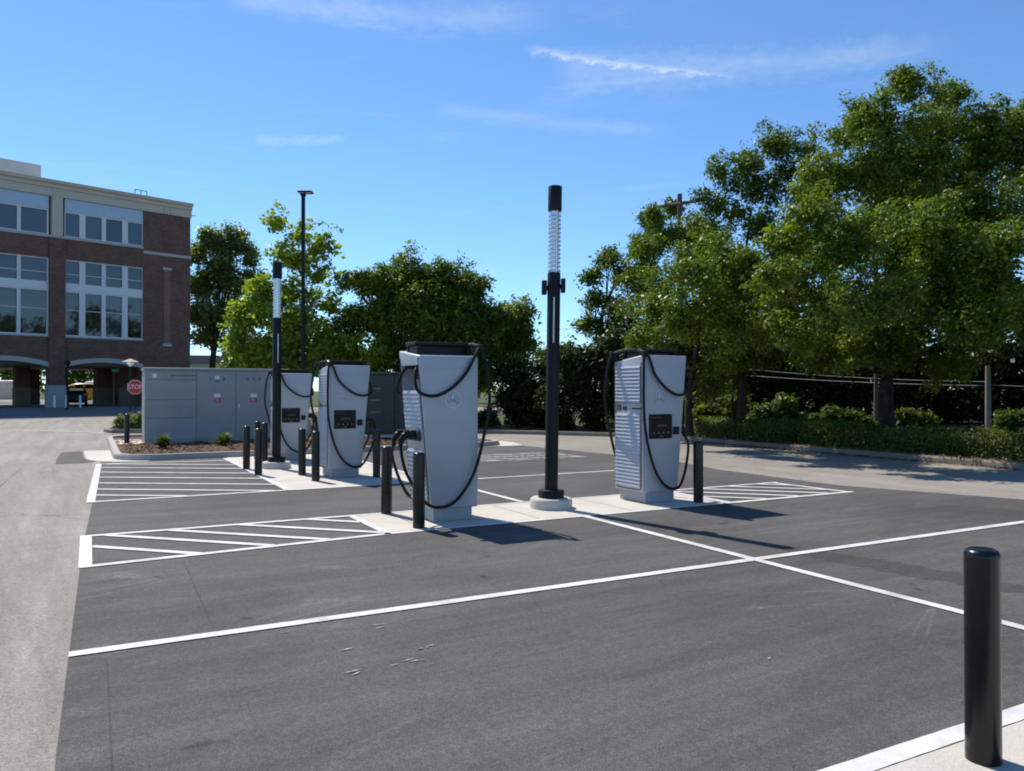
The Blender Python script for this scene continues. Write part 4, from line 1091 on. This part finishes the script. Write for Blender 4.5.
# fallen leaves and straw in the gutter by the hedge
n = 6000
c = rng.uniform(-2, 21, n); a = 16.1+np.abs(rng.normal(size=n))*.55
P = np.stack([a*CT-c*ST, a*ST+c*CT, np.where(a < 16.35, .02, np.where(a < 16.52, .15, .125))+rng.random(n)*.02], 1)
leaf_mesh('leaf_litter', P, rng.normal(size=(n, 3))*.4+np.array([0, 0, 1]), .08, .025, rng, M['verge'], None, 'stuff')

# ------------------------------------------------------------------ utility poles and wires
def pole(name, label, u, Z, vtop, r, m, arms=()):
    b = px(u, Z); zt = HCAM+(HV-vtop)/F*Z
    T = thing(name, label, 'pole', b, 0, 'poles behind the hedge')
    bm = bmesh.new(); add_tube(bm, [(0, 0, 0), (0, 0, zt)], [r*1.15, r*.85], 12); fin(bm, 'pole', M[m], T, smooth=True, angle=40)
    for (v0, v1, w) in arms:
        z0 = HCAM+(HV-v0)/F*Z; z1 = HCAM+(HV-v1)/F*Z
        bm = bmesh.new(); add_tube(bm, [(-w, -.15, z0), (w, -.15, z1)], .09, 4); ar = fin(bm, 'crossarm', M['wood'], T)
        for k in (-.92, -.55, .55, .92):
            bm = bmesh.new(); zc = z0+(z1-z0)*(k+1)/2; add_lathe(bm, [(.04, zc+.05), (.07, zc+.12), (.04, zc+.2), (.07, zc+.26), (.02, zc+.32)], 10, w*k, -.15); fin(bm, 'insulator', M['greypost'], ar)
    return T
pole('utility_pole', 'tall wooden utility pole with two crossarms poking out of the trees', 680, 44, 192, .16, 'wood', ((206, 198, 1.5), (232, 229, .9)))
pole('wooden_post', 'left one of two weathered posts above the lone charger', 667, 36, 300, .10, 'wood')
pole('wooden_post', 'right paler one of two weathered posts above the lone charger', 673.5, 35, 295, .12, 'greypost')
pole('wooden_post', 'bare brown post just left of the huge trunk', 876, 27.5, 372, .07, 'wood')
pole('grey_post', 'pale grey post rising behind the hedge at far right', 988, 25.5, 364, .085, 'greypost')
pole('garden_post', 'thin dark post standing above the hedge between two shrubs', 732.5, 27, 362, .05, 'blackm')
def wire(label, a, b, sag, r=.012):
    bm = bmesh.new(); pts = []
    for i in range(17):
        t = i/16; p = a.lerp(b, t); p.z -= sag*4*t*(1-t); pts.append(p)
    o0 = pts[0].copy(); add_tube(bm, [p-o0 for p in pts], r, 5)
    o = fin(bm, 'power_line', M['wire'], None); o.location = o0; tag(o, label, 'wire', 'power lines between the poles')
wire('lower pale wire slanting from the posts to the grey post', px(667, 36, 366), px(988, 25.5, 384), .15, .012)
wire('upper pale wire slanting from the posts to the grey post', px(673.5, 35, 358), px(988, 25.5, 380), .2, .011)
wire('pale wire leaving the grey post to the right', px(988, 25.5, 383), px(1300, 21, 384), .1, .012)
wire('wire dropping left from the trees below the tall far tree', px(680, 44, 310), px(545, 60, 329), .1, .016)
wire('thin lower wire dropping left below the tall far tree', px(680, 44, 322), px(545, 60, 334), .1, .012)
open('/tmp/leaves','w').write(str(cnt))

# ------------------------------------------------------------------ light, sky, camera
SUN = Vector((-2.17, 2.69, 4.33)).normalized()
EL = math.asin(SUN.z); AZ = math.atan2(SUN.x, SUN.y)     # from +Y towards +X
sd = bpy.data.lights.new('sun', 'SUN'); sd.energy = 5.0; sd.angle = R(.53); sd.color = (1, .925, .82)
so = bpy.data.objects.new('sun', sd); COL.objects.link(so)
so.rotation_euler = SUN.to_track_quat('Z', 'Y').to_euler()
w = bpy.data.worlds.new('World'); scene.world = w; w.use_nodes = True
nt = w.node_tree; bg = nt.nodes['Background']
sky = N(nt, 'ShaderNodeTexSky', sky_type='NISHITA'); sky.sun_disc = False
sky.sun_elevation = EL; sky.sun_rotation = AZ
sky.air_density = 1.0; sky.dust_density = .05; sky.ozone_density = 4.0; sky.altitude = 800
# thin cirrus and one contrail, laid out by direction on the sky
def M1(op, a, b=None, c=None):
    n = N(nt, 'ShaderNodeMath', operation=op)
    for i, s in enumerate((a, b, c)):
        if s is None: continue
        if hasattr(s, 'links'): nt.links.new(s, n.inputs[i])
        else: n.inputs[i].default_value = s
    return n.outputs[0]
tc = N(nt, 'ShaderNodeTexCoord'); sx = N(nt, 'ShaderNodeSeparateXYZ'); nt.links.new(tc.outputs['Generated'], sx.inputs[0])
az = M1('ARCTAN2', sx.outputs[0], sx.outputs[1]); el = M1('ARCSINE', sx.outputs[2])
cv = N(nt, 'ShaderNodeCombineXYZ'); nt.links.new(az, cv.inputs[0]); nt.links.new(el, cv.inputs[1])
def dirang(u, v):
    d = Vector(((u-512)/F, 1, (HV-v)/F)).normalized(); return math.atan2(d.x, d.y), math.asin(d.z)
nz = N(nt, 'ShaderNodeTexNoise'); nz.inputs['Scale'].default_value = 46; nz.inputs['Detail'].default_value = 6; nz.inputs['Roughness'].default_value = .7
mp = N(nt, 'ShaderNodeMapping'); mp.inputs['Scale'].default_value = (1, 2.2, 1); mp.inputs['Rotation'].default_value = (0, 0, R(-8)); nt.links.new(cv.outputs[0], mp.inputs[0]); nt.links.new(mp.outputs[0], nz.inputs['Vector'])
nl = N(nt, 'ShaderNodeTexNoise'); nl.inputs['Scale'].default_value = 5; nl.inputs['Detail'].default_value = 7; nl.inputs['Roughness'].default_value = .62; nl.inputs['Distortion'].default_value = .8
mp2 = N(nt, 'ShaderNodeMapping'); mp2.inputs['Scale'].default_value = (.8, 5.5, 1); mp2.inputs['Rotation'].default_value = (0, 0, R(10)); nt.links.new(cv.outputs[0], mp2.inputs[0]); nt.links.new(mp2.outputs[0], nl.inputs['Vector'])
def streak(p, q, w0, w1, wob):
    (a0, e0), (a1, e1) = dirang(*p), dirang(*q)
    L = math.hypot(a1-a0, e1-e0); ux, uy = (a1-a0)/L, (e1-e0)/L
    da = M1('SUBTRACT', az, a0); de = M1('SUBTRACT', el, e0)
    t = M1('ADD', M1('MULTIPLY', da, ux/L), M1('MULTIPLY', de, uy/L))
    s = M1('ADD', M1('MULTIPLY', da, -uy), M1('MULTIPLY', de, ux))
    s = M1('ADD', s, M1('MULTIPLY', M1('SUBTRACT', nz.outputs[0], .5), wob))
    wd = M1('ADD', M1('MULTIPLY', t, w1-w0), w0)
    f = M1('SUBTRACT', 1.0, M1('DIVIDE', M1('ABSOLUTE', s), wd)); f = M1('MAXIMUM', f, 0.0)
    def ss(x, lo, hi):
        n = N(nt, 'ShaderNodeMapRange', interpolation_type='SMOOTHSTEP'); nt.links.new(x, n.inputs[0])
        n.inputs[1].default_value = lo; n.inputs[2].default_value = hi; return n.outputs[0]
    return M1('MULTIPLY', f, M1('MULTIPLY', ss(t, -.04, .06), ss(t, 1.03, .75)))
contr = streak((530, 47), (742, 74), .0075, .0020, .022)
contr = M1('MULTIPLY', contr, M1('MAXIMUM', M1('ADD', M1('MULTIPLY', nz.outputs[0], 2.1), -.65), 0.0))
veil = M1('ADD', M1('MULTIPLY', streak((560, 68), (960, 40), .030, .020, .05), .30), M1('MULTIPLY', streak((255, 138), (350, 137), .008, .006, .02), .35))
veil = M1('ADD', veil, M1('MULTIPLY', streak((230, -6), (560, 14), .018, .02, .03), .30))
veil = M1('ADD', veil, M1('MULTIPLY', streak((440, 108), (680, 128), .012, .010, .02), .22))
veil = M1('MULTIPLY', veil, M1('ADD', M1('MULTIPLY', nl.outputs[0], 1.6), -.15))
cir = N(nt, 'ShaderNodeMapRange', interpolation_type='SMOOTHSTEP'); nt.links.new(nl.outputs[0], cir.inputs[0]); cir.inputs[1].default_value = .52; cir.inputs[2].default_value = .85; cir.inputs[4].default_value = .16
fac = M1('MINIMUM', M1('ADD', M1('ADD', contr, veil), cir.outputs[0]), .85); fac = M1('MAXIMUM', fac, 0.0)
skyc = mixc(nt, 1.0, sky.outputs[0], (.90, 1.14, 1.33), 'MULTIPLY')
cl = mixc(nt, fac, skyc, (6.2, 6.9, 7.8))
nt.links.new(cl, bg.inputs['Color']); bg.inputs['Strength'].default_value = .110

cam = bpy.data.cameras.new('camera'); co = bpy.data.objects.new('camera', cam); COL.objects.link(co)
cam.sensor_width = 36; cam.lens = F/1024*36; cam.clip_end = 3000; cam.clip_start = .05
co.location = (0, 0, HCAM); co.rotation_euler = (R(90)+math.atan((HV+1.8-385.5)/F), 0, 0)
scene.camera = co
scene.view_settings.view_transform = 'Standard'; scene.view_settings.look = 'None'
scene.view_settings.exposure = .25; scene.view_settings.gamma = 1; scene.view_settings.use_curve_mapping = False
scene.cycles.pixel_filter_type = 'BLACKMAN_HARRIS'; scene.cycles.filter_width = 1.9
scene.cycles.max_bounces = 8; scene.cycles.transparent_max_bounces = 8
